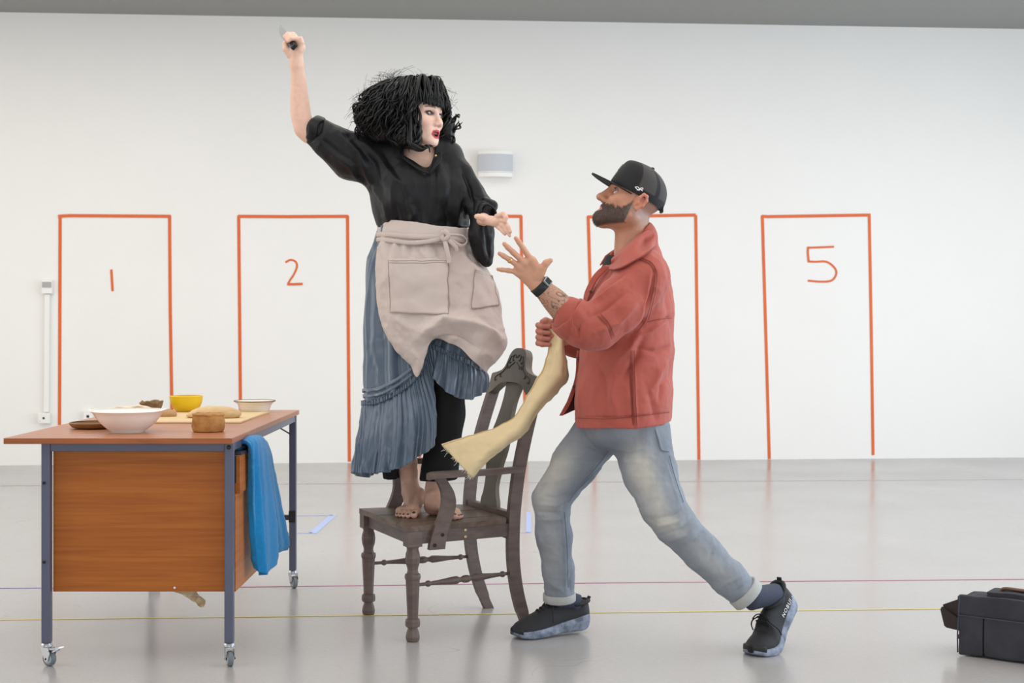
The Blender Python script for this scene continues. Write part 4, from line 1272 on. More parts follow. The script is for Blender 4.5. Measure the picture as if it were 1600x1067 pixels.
def rolled(name, c, d, r, h, m, parent, seed=0.0, th=.010):
    x, y, z = frame_of(d)
    prof = [(r - th, -h / 2), (r - .002, -h / 2 - .003), (r + .003, -h / 2 + .004), (r + .004, 0), (r + .003, h / 2 - .004), (r - .002, h / 2 + .003), (r - th, h / 2), (r - th - .002, 0)]
    mb = MB().lathe(prof, (0, 0, 0), 64, closed=True)
    v_ = np.array(mb.v); t_ = np.arctan2(v_[:, 1], v_[:, 0])
    k = 1 + .035 * np.sin(3 * t_ + seed) + .02 * np.sin(7 * t_ + 2 * seed) + .012 * np.sin(13 * t_)
    v_[:, :2] *= k[:, None]; v_[:, 2] += .004 * np.sin(2 * t_ + seed) + .002 * np.sin(5 * t_)
    return obj(name, (v_ @ np.array([x, y, z]) + c, mb.f), m, parent, True)
rolled('rolled_cuff', P(493, 203.5, 5.50), V(-.94, 0, .35), .0545, .036, M_blo, blouse, 1.0)
rolled('rolled_cuff', P(759, 333, 5.395), V(.35, -.75, -.15), .036, .030, M_blo, blouse, 2.0, .006)
# collar band and flaps round the V
def ribbon(name, ctrl, th, m, parent, nv=10, nu=40, noise=0.0, label=None):
    g = net([[P(*q) for q in r] for r in ctrl], nv, nu)
    if noise: g += fbm(g.reshape(-1, 3) * 40, 2).reshape(nv, nu)[:, :, None] * noise
    return obj(name, sheet(g, th), m, parent, True, label=label)
ribbon('collar', [[(627, 233, 5.47), (631, 243, 5.435), (646, 255, 5.415), (660, 264, 5.405), (670, 268, 5.402)], [(624, 235, 5.475), (628, 246, 5.435), (643.5, 258.5, 5.412), (658, 267.5, 5.402), (669.5, 271.5, 5.40)]], .005, M_blo, blouse)
ribbon('collar', [[(672, 268, 5.402), (677, 258, 5.405), (682, 248, 5.42), (681, 240, 5.44)], [(674, 272, 5.40), (681, 261, 5.40), (690, 250, 5.415), (690, 237, 5.44)]], .005, M_blo, blouse)
obj('collar_button', MB().lathe([(.004, 0), (.004, .002), (.002, .003)], P(681, 243, 5.412), 12, np.array([(1, 0, 0), (0, 0, 1), (0, -1, 0)])), M_brass, blouse)

# ---- black trousers
M_trou = mat('black_trousers', (9, 9, 11), 0.8, var=0.1, vscale=14)
S = SDF()
S.ell(P(660, 432, 5.565), (.165, .115, .13), k=.05)
S.chain([P(690, 455, 5.545), P(699, 590, 5.50), P(697, 650, 5.50), P(684, 760, 5.52)], [.095, .070, .068, .074], .03, n=(0, 1, 0), sq=.95)
S.chain([P(630, 455, 5.57), P(622, 590, 5.56), P(618, 690, 5.60), P(620, 745, 5.62)], [.09, .066, .060, .055], .03)
S.plane(P(684, 750, 5.5), (0.04, 0, -1))
S.ell(P(679, 772, 5.52), (.046, .046, .07), k=.006, op='s')
S.cone(P(632, 735, 5.60), P(640, 790, 5.60), .042, .05, .006, op='s')
v, f = S.mesh(0.005)
n0 = vnormals(v, f)
v = v + n0 * (fbm(v * V(25, 25, 8), 2) * .003)[:, None]
obj('trousers', (v, f), M_trou, woman, True)

# ---- blue-grey skirt with flounce
M_skirt = mat('blue_grey_taffeta', (80, 96, 114), 0.36, var=0.06, vscale=8, sheen=0.2, spec=0.7)
th = np.linspace(0, 2 * math.pi, 13)
# columns: back, back-left, left, five across the front, right, back-right, back
waist = [(662, 350, 5.68), (610, 348, 5.64), (590, 352, 5.54), (600, 352, 5.47), (622, 354, 5.44), (645, 356, 5.43), (664, 358, 5.43), (684, 360, 5.43), (705, 362, 5.44), (722, 362, 5.47), (736, 362, 5.54), (715, 358, 5.64), (662, 350, 5.68)]
hip = [(662, 430, 5.74), (600, 430, 5.69), (571, 432, 5.56), (584, 432, 5.49), (612, 432, 5.44), (642, 432, 5.42), (664, 432, 5.40), (686, 432, 5.40), (712, 430, 5.42), (738, 425, 5.46), (752, 420, 5.55), (725, 425, 5.68), (662, 430, 5.74)]
mid = [(664, 530, 5.78), (598, 530, 5.71), (567, 530, 5.55), (582, 530, 5.48), (610, 528, 5.435), (638, 520, 5.425), (660, 510, 5.42), (682, 495, 5.42), (712, 495, 5.39), (742, 500, 5.43), (762, 505, 5.53), (735, 520, 5.70), (664, 530, 5.78)]
seam = [(664, 600, 5.78), (592, 640, 5.73), (567, 630, 5.53), (590, 627, 5.44), (616, 615, 5.40), (642, 597, 5.39), (662, 573, 5.39), (672, 542, 5.40), (704, 554, 5.38), (738, 569, 5.42), (758, 582, 5.53), (728, 585, 5.68), (664, 600, 5.78)]
flm = [(664, 640, 5.80), (582, 690, 5.75), (559, 685, 5.49), (584, 684, 5.38), (615, 677, 5.325), (650, 660, 5.325), (680, 640, 5.36), (674, 565, 5.40), (702, 586, 5.36), (740, 597, 5.40), (761, 590, 5.54), (728, 603, 5.69), (664, 640, 5.80)]
hem = [(664, 685, 5.80), (580, 742, 5.76), (552.5, 738, 5.47), (578, 740, 5.355), (610, 736, 5.30), (645, 720, 5.30), (681, 683, 5.36), (672, 588, 5.40), (698, 613, 5.345), (738, 625, 5.385), (759, 606, 5.54), (728, 618, 5.70), (664, 685, 5.80)]
up = net([[P(*q) for q in r] for r in (waist, hip, mid, seam)], 90, 320)
u = np.linspace(0, 1, 320)[None, :]; vv = np.linspace(0, 1, 90)[:, None]
def gnorm(g):
    n = np.cross(np.gradient(g, axis=1), np.gradient(g, axis=0)); return n / (np.linalg.norm(n, axis=2, keepdims=True) + 1e-12)
ph = 2 * math.pi * u
d = (0.010 * np.sin(9 * ph + 2 * vv + 0.8 * np.sin(3 * ph)) + 0.005 * np.sin(21 * ph + 1.5 * np.sin(5 * ph) + 3 * vv)) * np.clip(vv * 3 + .15, 0, 1)
d = d + fbm((up * V(14, 14, 5)).reshape(-1, 3), 2).reshape(90, 320) * .006 + ridged((up * V(18, 18, 6)).reshape(-1, 3), 2).reshape(90, 320) * .005
up = up + gnorm(up) * d[:, :, None] * -1
skirt = obj('skirt', sheet(up, .003), M_skirt, woman, True)
fl_ = net([[P(*q) for q in r] for r in (seam, flm, hem)], 60, 900)
u = np.linspace(0, 1, 900)[None, :]; vv = np.linspace(0, 1, 60)[:, None]
ph = 2 * math.pi * u
wob = 2.2 * np.sin(4 * ph + 1) + 1.3 * np.sin(11 * ph + vv * 1.2)
d = (0.0032 + .0046 * vv) * np.sin(46 * ph + wob) + .0022 * np.sin(101 * ph + 2 * wob) * (1 - .5 * vv) + .017 * vv * np.sin(15 * ph + 1.8 * np.sin(3 * ph))
d = d * (.75 + .35 * fbm((fl_ * 14).reshape(-1, 3), 2).reshape(60, 900)) + ridged((fl_ * V(20, 20, 12)).reshape(-1, 3), 2).reshape(60, 900) * .0030
fl_ = fl_ + gnorm(fl_) * d[:, :, None] * -1
fl_[0] = fl_[0] * .5 + fl_[1] * .5
obj('flounce', sheet(fl_, .0025), M_skirt, skirt, True)
# two sewn tucks above the seam
for dy in (20, 11):
    tk = net([[P(*q) for q in r] for r in ([(x, y - dy - 2.5, d - .016) for x, y, d in seam[1:6]], [(x, y - dy + 2.5, d - .020) for x, y, d in seam[1:6]])], 5, 160)
    tk = tk + (fbm((tk * 22).reshape(-1, 3), 2).reshape(5, 160) * .004)[:, :, None]
    obj('tuck', sheet(tk, .003), M_skirt, skirt, True)
# gathered heading along the seam
hd = net([[P(*q) for q in r] for r in ([(x, y - 4, d - .008) for x, y, d in seam], [(x, y + 4, d - .010) for x, y, d in seam])], 6, 900)
hd = hd + gnorm(hd) * ((.004 * np.sin(90 * ph + wob[:1] * 2) + .003 * np.sin(173 * ph))[:, :, None] * np.ones((6, 1, 1)))
obj('gathered_heading', sheet(hd, .003), M_skirt, skirt, True)

# ---- apron
M_apr = mat('taupe_linen', (200, 185, 177), 0.85, var=0.04, vscale=12, fabric=0.12, bscale=420, sheen=0.1)
A = [
    [(591, 346, 5.52), (608, 346, 5.455), (636, 348, 5.415), (664, 352, 5.40), (694, 356, 5.405), (720, 358, 5.44), (737, 360, 5.52)],
    [(589, 376, 5.50), (606, 377, 5.43), (634, 380, 5.39), (664, 382, 5.375), (694, 384, 5.38), (722, 384, 5.42), (740, 386, 5.50)],
    [(586, 430, 5.47), (606, 430, 5.39), (636, 432, 5.35), (668, 434, 5.335), (702, 434, 5.34), (744, 430, 5.37), (768, 426, 5.45)],
    [(591, 480, 5.44), (612, 482, 5.37), (640, 484, 5.33), (672, 480, 5.315), (708, 478, 5.315), (750, 478, 5.33), (782, 476, 5.42)],
    [(600, 515, 5.42), (624, 528, 5.36), (650, 538, 5.325), (674, 515, 5.30), (712, 508, 5.29), (754, 514, 5.30), (788, 522, 5.38)],
    [(612, 538, 5.41), (634, 558, 5.36), (657, 568, 5.33), (675, 530, 5.30), (712, 526, 5.275), (754, 545, 5.28), (784, 551, 5.36)],
    [(621, 551, 5.41), (638, 570, 5.37), (653, 588, 5.345), (668, 537, 5.325), (708, 539, 5.30), (742, 566, 5.29), (761, 583, 5.345)],
]
NV, NU = 150, 170
ap = net([[P(*q) for q in r] for r in A], NV, NU)
nn = gnorm(ap)
if nn[NV // 2, NU // 2, 1] > 0: nn = -nn
vt = ap.reshape(-1, 3); nf = nn.reshape(-1, 3)
vt = folds(vt, nf * 1.0, [
    ([(602, 380), (602, 440), (615, 510)], 5, .004), ([(618, 378), (616, 395), (612, 420)], 4, .007), ([(640, 380), (642, 392), (640, 402)], 4, -.006), ([(655, 382), (660, 395), (668, 405)], 4, .007),
    ([(690, 384), (698, 400), (704, 420)], 4, .008), ([(712, 388), (730, 408), (748, 430)], 5, .009), ([(680, 384), (684, 395), (686, 404)], 3, -.006), ([(722, 388), (738, 405), (752, 420)], 3, -.008),
    ([(655, 528), (695, 500), (745, 511), (790, 538)], 11, .034), ([(668, 536), (710, 522), (755, 548)], 7, -.020), ([(700, 420), (718, 450), (722, 480)], 7, -.007),
    ([(615, 495), (640, 512), (664, 520)], 7, .010), ([(616, 512), (634, 537), (652, 560)], 6, -.005), ([(640, 545), (655, 560), (656, 580)], 4, .006),
    ([(740, 490), (765, 510), (785, 520)], 6, -.008), ([(726, 500), (760, 520), (785, 545)], 4, .007), ([(700, 455), (705, 475), (700, 500)], 5, .006), ([(755, 548), (765, 555), (772, 566)], 4, .006)], gain=1.25)
gx, gy = PX(vt)
gat = np.clip((425 - gy) / 50, 0, 1) * np.clip((gy - 374) / 8, 0, 1)
vt = vt + nf * (fbm(vt * 18, 3) * .003 + ridged(vt * 11 + 2, 2) * .0042 + ridged(vt * 27, 2) * .0012 + gat * .0045 * np.sin(gx * .33 + 2 * np.sin(gx * .07)))[:, None]
ap = vt.reshape(NV, NU, 3)
apron = obj('apron', sheet(ap, .003), M_apr, woman, True)
apx, apy = PX(vt)
def on_apron(px, py, lift):
    i = np.argmin((apx - px) ** 2 + (apy - py) ** 2)
    return P(px, py, vt[i, 1] - lift)
M_stitch = mat('taupe_stitching', (150, 134, 127), 0.9)
def pocket(corners, n=26):
    c = np.array(corners, float)
    g = np.array([[on_apron(*((c[0] * (1 - a) + c[1] * a) * (1 - b) + (c[3] * (1 - a) + c[2] * a) * b), .006) for a in np.linspace(0, 1, n)] for b in np.linspace(0, 1, n)])
    g += fbm(g.reshape(-1, 3) * V(24, 0, 24), 2).reshape(n, n)[:, :, None] * V(.0035, 0, .0035)
    for k in range(2): g[1:-1, 1:-1] = (g[:-2, 1:-1] + g[2:, 1:-1] + g[1:-1, :-2] + g[1:-1, 2:] + g[1:-1, 1:-1] * 2) / 6
    p = obj('pocket', sheet(g, .004), M_apr, apron, True)
    m = MB()
    for path in (g[1:, 0], g[-1, :], g[1:, -1], g[1, :]): m.tube(path + V(0, -.003, 0), .0009, 5)
    m.tube(g[2, :] + V(0, -.003, 0), .0008, 5)
    obj('pocket_seam', m, M_stitch, apron)
pocket([(607, 403), (700, 404), (701, 490), (609, 489)])
pocket([(742, 420), (770, 430), (780, 477), (737, 482)])
ribbon('waistband', [[(591, 344, 5.518), (608, 344, 5.448), (636, 346, 5.408), (664, 350, 5.393), (694, 354, 5.398), (720, 356, 5.432), (738, 358, 5.515)],
                     [(590, 373, 5.50), (606, 374, 5.428), (634, 377, 5.386), (664, 379, 5.371), (694, 381, 5.376), (722, 381, 5.416), (741, 383, 5.50)]], .005, M_apr, apron, 10, 60, .002)
tie = MB()
def strap(pts, w, k=.4, n=50):
    c = catmull([P(*q) for q in pts], n)
    c = c + np.stack([fbm(c * 60, 2), fbm(c * 60 + 9, 2), fbm(c * 60 + 5, 2)], 1) * .0012
    tie.tube(c, w, 8, flat=k, up=(0, 1, 0))
strap([(589, 366, 5.50), (606, 366, 5.425), (634, 369, 5.38), (664, 370, 5.365), (692, 370, 5.365), (699, 368, 5.37)], .010)
strap([(589, 374, 5.50), (606, 375, 5.42), (640, 379, 5.375), (670, 377, 5.362), (692, 372, 5.362)], .009)
strap([(696, 369, 5.36), (712, 374, 5.375), (728, 376, 5.42), (738, 378, 5.49)], .009)
strap([(698, 371, 5.355), (714, 381, 5.36), (724, 384, 5.38), (730, 376, 5.40), (722, 368, 5.39), (706, 366, 5.37), (698, 368, 5.36)], .0075)
strap([(697, 371, 5.352), (704, 378, 5.345), (712, 386, 5.35), (714, 392, 5.355)], .008)
strap([(694, 371, 5.352), (697, 384, 5.342), (700, 398, 5.34), (702, 411, 5.34)], .009)
strap([(690, 364, 5.356), (697, 363, 5.346), (700, 369, 5.344), (694, 374, 5.348), (690, 368, 5.352)], .010, .7)
obj('apron_tie', tie, M_apr, apron, True)

# ---- black curly hair
M_hair = mat('black_curly_hair', (9, 9, 10), 0.42, spec=0.4)
S = SDF()
S.ell(WT(0, -.030, .040), (.090, .098, .092), WAX, k=.03)
S.ell(P(618, 178, 5.50), (.115, .10, .105), k=.04)
S.ell(P(600, 195, 5.50), (.085, .09, .080), k=.04)
S.ell(P(632, 205, 5.43), (.066, .060, .066), k=.03)
S.ell(P(648, 213, 5.415), (.030, .034, .050), k=.02)
S.ell(P(698, 205, 5.55), (.036, .05, .060), k=.03)
S.ell(P(640, 151, 5.47), (.072, .082, .045), k=.03)
S.ell(WT(-.004, .100, -.034), (.058, .075, .082), WAX, k=.012, op='s')
v, f = S.mesh(0.005)
n0 = vnormals(v, f)
v = v + n0 * (fbm(v * 22, 3) * .007)[:, None]
hair = obj('hair', (v, f), M_hair, woman, True)
hc = P(625, 182, 5.49)
loc = MB()
rg = np.random.default_rng(11)
def lock(path, r, turns, amp, ph):
    n = len(path)
    t = np.gradient(path, axis=0)
    s = np.linspace(0, 1, n)
    a, b, _ = frame_of(t[n // 2], (0.3, 1, 0.2))
    env = np.clip(s * 2.2, 0.15, 1) * amp
    path = path + (np.cos(turns * 2 * math.pi * s + ph) * env)[:, None] * a + (np.sin(turns * 2 * math.pi * s + ph) * env)[:, None] * b
    loc.tube(path, r * np.clip(np.minimum(.5 + s * 6, (1.02 - s) * 3.2), .08, 1), 5, flat=.6)
fa = math.atan2(hf[1], hf[0])
for i in range(560):
    az = rg.uniform(-math.pi, math.pi)
    da = (az - fa + math.pi) % (2 * math.pi) - math.pi
    face_gap = abs(da) < 0.85
    if face_gap and rg.random() < .9: continue
    el0, el1 = rg.uniform(0.5, 1.5), rg.uniform(-.85, -.15)
    R = V(.150, .135, .140) * rg.uniform(.93, 1.07)
    n = 34
    el = np.linspace(el0, el1, n)
    azs = az + np.linspace(0, rg.uniform(-.5, .5), n)
    c = hc if math.cos(az) < .2 else hc + V(.035, 0, 0)
    path = c + np.stack([np.cos(el) * np.cos(azs), np.cos(el) * np.sin(azs), np.sin(el)], 1) * R
    path[:, 0] -= np.linspace(0, 1, n) ** 2 * rg.uniform(-.01, .035) * (math.cos(az) < .3)
    # keep clear of the face
    q = (path - HC) @ WAX.T / HS
    if np.any((q[:, 1] > .050) & (np.abs(q[:, 0]) < .066) & (q[:, 2] < .045) & (q[:, 2] > -.13)): continue
    lock(path, rg.uniform(.0022, .0060), rg.uniform(1.5, 4.0), rg.uniform(.006, .018), rg.uniform(0, 6))
# strands combed over the crown towards fringe and sides
for i in range(330):
    az = rg.uniform(-math.pi, math.pi)
    d0 = V(math.cos(az), math.sin(az))
    top = WT(rg.uniform(-.03, .03), rg.uniform(-.05, .02), .142)
    out = HC + V(d0[0] * .118 - .012, d0[1] * .112, rg.uniform(.035, .085))
    q = (out - HC) @ WAX.T
    if q[1] > .06 and q[2] < .06: continue
    mid_ = (top + out) / 2 + unit((top + out) / 2 - HC) * .037
    lock(catmull([top, mid_, out, out + V(d0[0] * .012, d0[1] * .012, -.045)], 26), rg.uniform(.002, .0048), rg.uniform(.6, 2.2), rg.uniform(.002, .006), rg.uniform(0, 6))
# fringe
for i in range(46):
    x = -.056 + .112 * i / 45 + rg.uniform(-.002, .002)
    k = 1 - (x / .075) ** 2
    pts = [WT(x * .55, .010, .124), WT(x * .8, .062, .104), WT(x, .086 * math.sqrt(max(k, .05)) + .012, .070), WT(x * 1.04, .090 * math.sqrt(max(k, .05)) + .012, .046), WT(x * 1.06 + rg.uniform(-.004, .004), .088 * math.sqrt(max(k, .05)) + .010 + rg.uniform(0, .004), .028 + rg.uniform(-.003, .006))]
    loc.tube(catmull(pts, 14), [.0065] * 9 + [.006, .0055, .005, .004, .002], 6, flat=.6)
# big curls beside the cheek and behind the far cheek
def curl(pts, r, turns, amp, ph=0): lock(catmull([P(*q) for q in pts], 40), r, turns, amp, ph)
for pts in ([(650, 168, 5.40), (652, 185, 5.385), (656, 205, 5.385), (652, 228, 5.39), (640, 234, 5.40)],
            [(645, 170, 5.39), (646, 195, 5.375), (650, 215, 5.375), (645, 236, 5.39)],
            [(640, 175, 5.38), (638, 200, 5.365), (640, 222, 5.37), (655, 232, 5.375), (668, 229, 5.38), (676, 234, 5.385)],
            [(630, 175, 5.38), (626, 200, 5.36), (628, 225, 5.37)], [(620, 180, 5.38), (612, 205, 5.37), (616, 230, 5.385)]):
    for j in range(4): curl([(x + rg.uniform(-4, 4), y + rg.uniform(-3, 3), d + rg.uniform(-.01, .01)) for x, y, d in pts], .007, rg.uniform(1, 2.5), .010, rg.uniform(0, 6))
for pts in ([(690, 162, 5.52), (702, 165, 5.53), (703, 178, 5.53), (698, 190, 5.53), (700, 205, 5.53)],
            [(692, 172, 5.54), (694, 190, 5.54), (698, 210, 5.53), (706, 222, 5.53)], [(694, 195, 5.52), (706, 190, 5.52), (715, 182, 5.52), (719, 184, 5.52)],
            [(700, 205, 5.52), (712, 205, 5.52), (717, 196, 5.52), (718, 190, 5.52)], [(690, 205, 5.52), (694, 222, 5.51), (705, 228, 5.51), (711, 218, 5.51), (703, 211, 5.51)],
            [(692, 212, 5.52), (688, 228, 5.52), (698, 234, 5.51), (708, 230, 5.52)], [(696, 180, 5.55), (704, 200, 5.55), (704, 222, 5.55)]):
    for j in range(3): curl([(x + rg.uniform(-3, 3), y + rg.uniform(-3, 3), d + rg.uniform(-.012, .012)) for x, y, d in pts], .0050, rg.uniform(.6, 2), .006, rg.uniform(0, 6))
for pts in ([(582, 185, 5.5), (568, 187, 5.5), (557, 184, 5.5), (559, 194, 5.5), (572, 203, 5.5)], [(585, 175, 5.5), (572, 172, 5.49), (561, 157, 5.49), (565, 163, 5.49), (574, 170, 5.49)],
            [(588, 160, 5.5), (572, 165, 5.5), (564, 175, 5.5), (566, 186, 5.5)], [(590, 200, 5.48), (576, 206, 5.48), (572, 196, 5.48), (580, 190, 5.48)], [(600, 215, 5.46), (585, 216, 5.46), (578, 204, 5.46)]):
    for j in range(2): curl([(x + rg.uniform(-2, 2), y + rg.uniform(-2, 2), d + rg.uniform(-.01, .01)) for x, y, d in pts], .0038, rg.uniform(.3, 1.2), .004, rg.uniform(0, 6))
obj('curls', loc, M_hair, hair, True, kind='stuff')
fly = MB()
for i in range(420):
    az = rg.uniform(1.7, 4.6) if i % 4 else rg.uniform(-1, 1.2)
    el = rg.uniform(.1, 1.45)
    d0 = V(math.cos(el) * math.cos(az), math.cos(el) * math.sin(az) * .7, math.sin(el))
    p0 = (hc if math.cos(az) < .3 else hc + V(.04, 0, 0)) + d0 * V(.135, .12, .125)
    L = rg.uniform(.02, .075); tn = V(-d0[2], 0, d0[0]) * rg.uniform(-.8, .8)
    fly.tube(catmull([p0, p0 + d0 * L * .5 + tn * L * .4, p0 + d0 * L * .8 + tn * L * .9 + V(0, 0, -.004), p0 + d0 * L + tn * L * 1.5 + V(0, 0, -.012)], 10), .00045, 3)
obj('flyaway_strands', fly, M_hair, hair, kind='stuff')

# ---- kitchen knife in the raised hand
M_blade = mat('knife_steel', (132, 134, 136), 0.32, metal=0.8)
M_hand = mat('black_knife_handle', (24, 24, 27), 0.4)
knife = thing('kitchen_knife', kb + kd * .05, 'kitchen knife with black handle raised in the fist of the woman on the chair', 'knife')
kn = unit(np.cross(kd, (0.12, 1.0, 0.05)))             # blade width direction
ks = np.cross(kd, kn)
obj('handle', MB().box(kb + kd * .052, (.026, .017, .112), np.array([kn, ks, kd]), .004), M_hand, knife)
poly = [(-.012, .105), (.013, .105), (.018, .112), (.0185, .16), (.014, .20), (.004, .232), (-.010, .250), (-.013, .235)]
n = len(poly)
p0 = [kb + kn * a + kd * b for a, b in poly]
vv = [q + ks * (.0011 if i in (0, 6, 7) else .0003) * sgn for sgn in (1, -1) for i, q in enumerate(p0)]
obj('blade', (vv, [tuple(range(n)), tuple(range(2 * n - 1, n - 1, -1))] + [(i, n + i, n + (i + 1) % n, (i + 1) % n) for i in range(n)]), M_blade, knife)
obj('bolster', MB().box(kb + kd * .107, (.024, .015, .008), np.array([kn, ks, kd]), .002), M_blade, knife)

# ================================================================== MAN
man = thing('person', (0.78 - 0.45, 5.2, 0), 'person in black cap, brick-red overshirt and faded jeans lunging towards the chair', 'person')
mf = unit((-0.906, -0.05, 0.42)); mr = unit(np.cross(mf, (0, 0.03, 1))); mu = np.cross(mr, mf)
MC = P(991, 315, 5.17); MS = 1.06
def MT(x, y, z): return MC + (mr * x + mf * y + mu * z) * MS
MAX = np.array([mr, mf, mu])
def shoe_frame(ball, heading, pitch, k_=1.06):
    h = unit(V(heading[0], heading[1], 0)); lf = np.cross(UZ, h)
    A = np.linspace(0, .30, 61)
    ang = np.interp(A, [0, .15, .235, .30], [pitch, pitch, 0.0, -.06])
    d = np.array([h * math.cos(q) - UZ * math.sin(q) for q in ang])
    upv = np.array([UZ * math.cos(q) + h * math.sin(q) for q in ang])
    pos = np.concatenate([[V(0, 0, 0)], np.cumsum((d[1:] + d[:-1]) / 2 * (A[1] - A[0]), 0)])
    pos = (pos - pos[41]) * k_ + ball
    def fr(a):
        i = min(max(a, 0), .2999) / .005
        i0 = min(int(i), 59); t = i - i0
        return pos[i0] * (1 - t) + pos[i0 + 1] * t, unit(d[i0] * (1 - t) + d[i0 + 1] * t), unit(upv[i0] * (1 - t) + upv[i0 + 1] * t)
    def pt(a, s, z):
        p, _, u_ = fr(a)
        return p + (lf * s + u_ * z) * k_
    return fr, pt
fr1, pt1 = shoe_frame(V(*fl(838, 997)) + V(0.0, 0.03, 0), (-.885, -.43), .05, 1.08)
fr2, pt2 = shoe_frame(V(*fl(1198, 1018)), (-.66, -.75), .82, 1.14)
S = SDF()
S.ell(P(975, 650, 5.19), (.12, .16, .13), k=.05)
S.cone(P(978, 630, 5.18), P(982, 480, 5.18), .115, .125, .05, n=(0, 1, 0), sq=1.25)
S.cone(P(1003, 425, 5.04), P(990, 425, 5.34), .055, .055, .05)
S.cone(P(988, 400, 5.18), P(988, 345, 5.17), .068, .060, .03)
# legs inside the jeans and feet inside the shoes
S.chain([P(938, 670, 5.28), P(862, 785, 5.28), P(872, 900, 5.34), pt1(.06, 0, .085)], [.075, .05, .036, .026], .03)
S.chain([P(998, 675, 5.12), P(1045, 812, 5.03), P(1150, 915, 5.02), pt2(.06, 0, .085)], [.08, .052, .036, .026], .03)
for q in (pt1, pt2): S.chain([q(.06, 0, .075), q(.13, 0, .055), q(.21, 0, .045)], [.024, .020, .014], .01)
# near arm: forearm up, hand open
S.chain([P(1003, 435, 5.03), P(960, 480, 4.97), P(915, 512, 4.93)], [.055, .050, .045], .03)
S.limb([P(915, 512, 4.93), P(890, 494, 4.92), P(868, 471, 4.905), P(852, 455, 4.895), P(843, 446, 4.89)], [.046, .046, .042, .0325, .028])
for a, b, ra, rb in (((842, 445, 4.89), (829, 409, 4.872), .024, .021), ((840, 445, 4.89), (818, 412, 4.872), .024, .020), ((838, 447, 4.89), (810, 424, 4.880), .022, .017), ((840, 446, 4.89), (812, 417, 4.875), .022, .019)):
    S.cone(P(*a), P(*b), ra, rb, .012, n=(0.1, 1, 0.1), sq=.62)
HF = [((829, 405, 4.868), (817.5, 388, 4.858), (811, 378.5, 4.853), (806, 372, 4.850), .0098),
      ((818, 409, 4.866), (802, 394.5, 4.852), (793.5, 386.5, 4.846), (788, 381, 4.843), .0100),
      ((811, 416, 4.870), (796, 405.5, 4.856), (787, 400, 4.851), (780.5, 396, 4.848), .0094),
      ((808, 425, 4.878), (794, 422.5, 4.868), (785, 421.5, 4.865), (778, 420.5, 4.863), .0084)]
for q in HF: S.chain([P(*p) for p in q[:4]], [q[4] * 1.12, q[4], q[4] * .92, q[4] * .78], .004)
S.chain([P(841, 432, 4.875), P(848, 419, 4.862), P(853.5, 411, 4.855), P(860, 407, 4.852)], [.0175, .0130, .0115, .0088], .008)
S.cone(P(832, 407, 4.866), P(845, 425, 4.868), .009, .011, .014)
for q in HF: S.ell(P(q[0][0] + 1, q[0][1] + 2, q[0][2] - .006), (.011, .007, .011), k=.01)
# far arm and fist that grips the cloth
S.chain([P(985, 435, 5.35), P(935, 535, 5.37), P(890, 531, 5.28), P(868, 524, 5.235)], [.055, .046, .038, .030], .03)
S.ell(P(857, 520, 5.232), (.028, .020, .042), k=.015)
for i, y in enumerate((508, 517.5, 527, 536)):
    S.chain([P(860, y, 5.245), P(845, y - 1, 5.242), P(841, y, 5.225), P(847, y + 2, 5.205), P(858, y + 2.5, 5.203)], [.0105, .0108, .0104, .0098, .0085], .004)
S.chain([P(868, 514, 5.22), P(861, 504, 5.212), P(853, 500.5, 5.208), P(847, 502, 5.205)], [.015, .0122, .011, .0088], .007)
head_sdf(S, MT, MAX, False, MS)
S.cone(MT(0, .088, .012), MT(0, .112, -.032), .0080 * MS, .0100 * MS, .012)
S.ell(MT(0, .1155, -.036), np.array((.0115, .011, .0105)) * MS, MAX, k=.008)
# beard volume
for q in (-1, 1):
    S.cone(MT(q * .050, .004, -.056), MT(q * .014, .072, -.100), .019 * MS, .018 * MS, .03)
S.ell(MT(0, .084, -.103), np.array((.026, .019, .020)) * MS, MAX, k=.02)
S.cone(MT(-.020, .086, -.058), MT(.020, .086, -.058), .0075 * MS, .0075 * MS, .012)
v, f = S.mesh(0.0032)
lo = (v - MC) @ MAX.T / MS
isF = np.linalg.norm(lo, axis=1) < 0.17
inface = isF & (lo[:, 1] > 0.01)
ax = np.abs(lo[:, 0])
cols = np.tile(lin((206, 152, 124)), (len(v), 1))
cols = blend(cols, soft(np.linalg.norm(lo, axis=1), 0.19, 0.12), (190, 132, 104))
fist = (np.linalg.norm(v - P(855, 520, 5.22), axis=1) < .07)
cols = np.where(fist[:, None], lin((178, 112, 94)), cols)
def jaw_edge(l): return np.interp(l[:, 1], [-.02, .0, .03, .055, .075, .09, .11], [.02, .004, -.040, -.052, -.050, -.050, -.050])
nz = vnoise(v * 180) * .006 + vnoise(v * 500) * .003
beard = soft(lo[:, 2] + nz, jaw_edge(lo), .010) * isF * (lo[:, 1] > -.012) * soft(-lo[:, 2], .142, .02) * soft(-lo[:, 1] * 1.0 + .0, .012, .012)
beard = beard * soft(-lo[:, 2], -np.interp(lo[:, 1], [-.01, .03, .06, .09], [-.080, -.102, -.118, -.140]), .010)
beard = beard * (1 - ((ax > .067) & (lo[:, 1] < .010)))
lip = inface & (np.hypot(lo[:, 0] / .023, (lo[:, 2] + .0735) / .0105) < 1) & (lo[:, 1] > .078)
bare = inface & (np.hypot(ax / .016, (lo[:, 2] + .048) / .008) < 1)
gray = np.clip(fbm(v * 150, 3) * .4 + .5, 0, 1)
cols = blend(cols, beard * (1 - lip) * .90, (50, 40, 36))
cols = blend(cols, beard * (1 - lip) * gray * np.clip((.06 - lo[:, 1]) * 18, 0, 1) * .45, (128, 116, 108))
cols = blend(cols, lip * 1.0, (176, 104, 94))
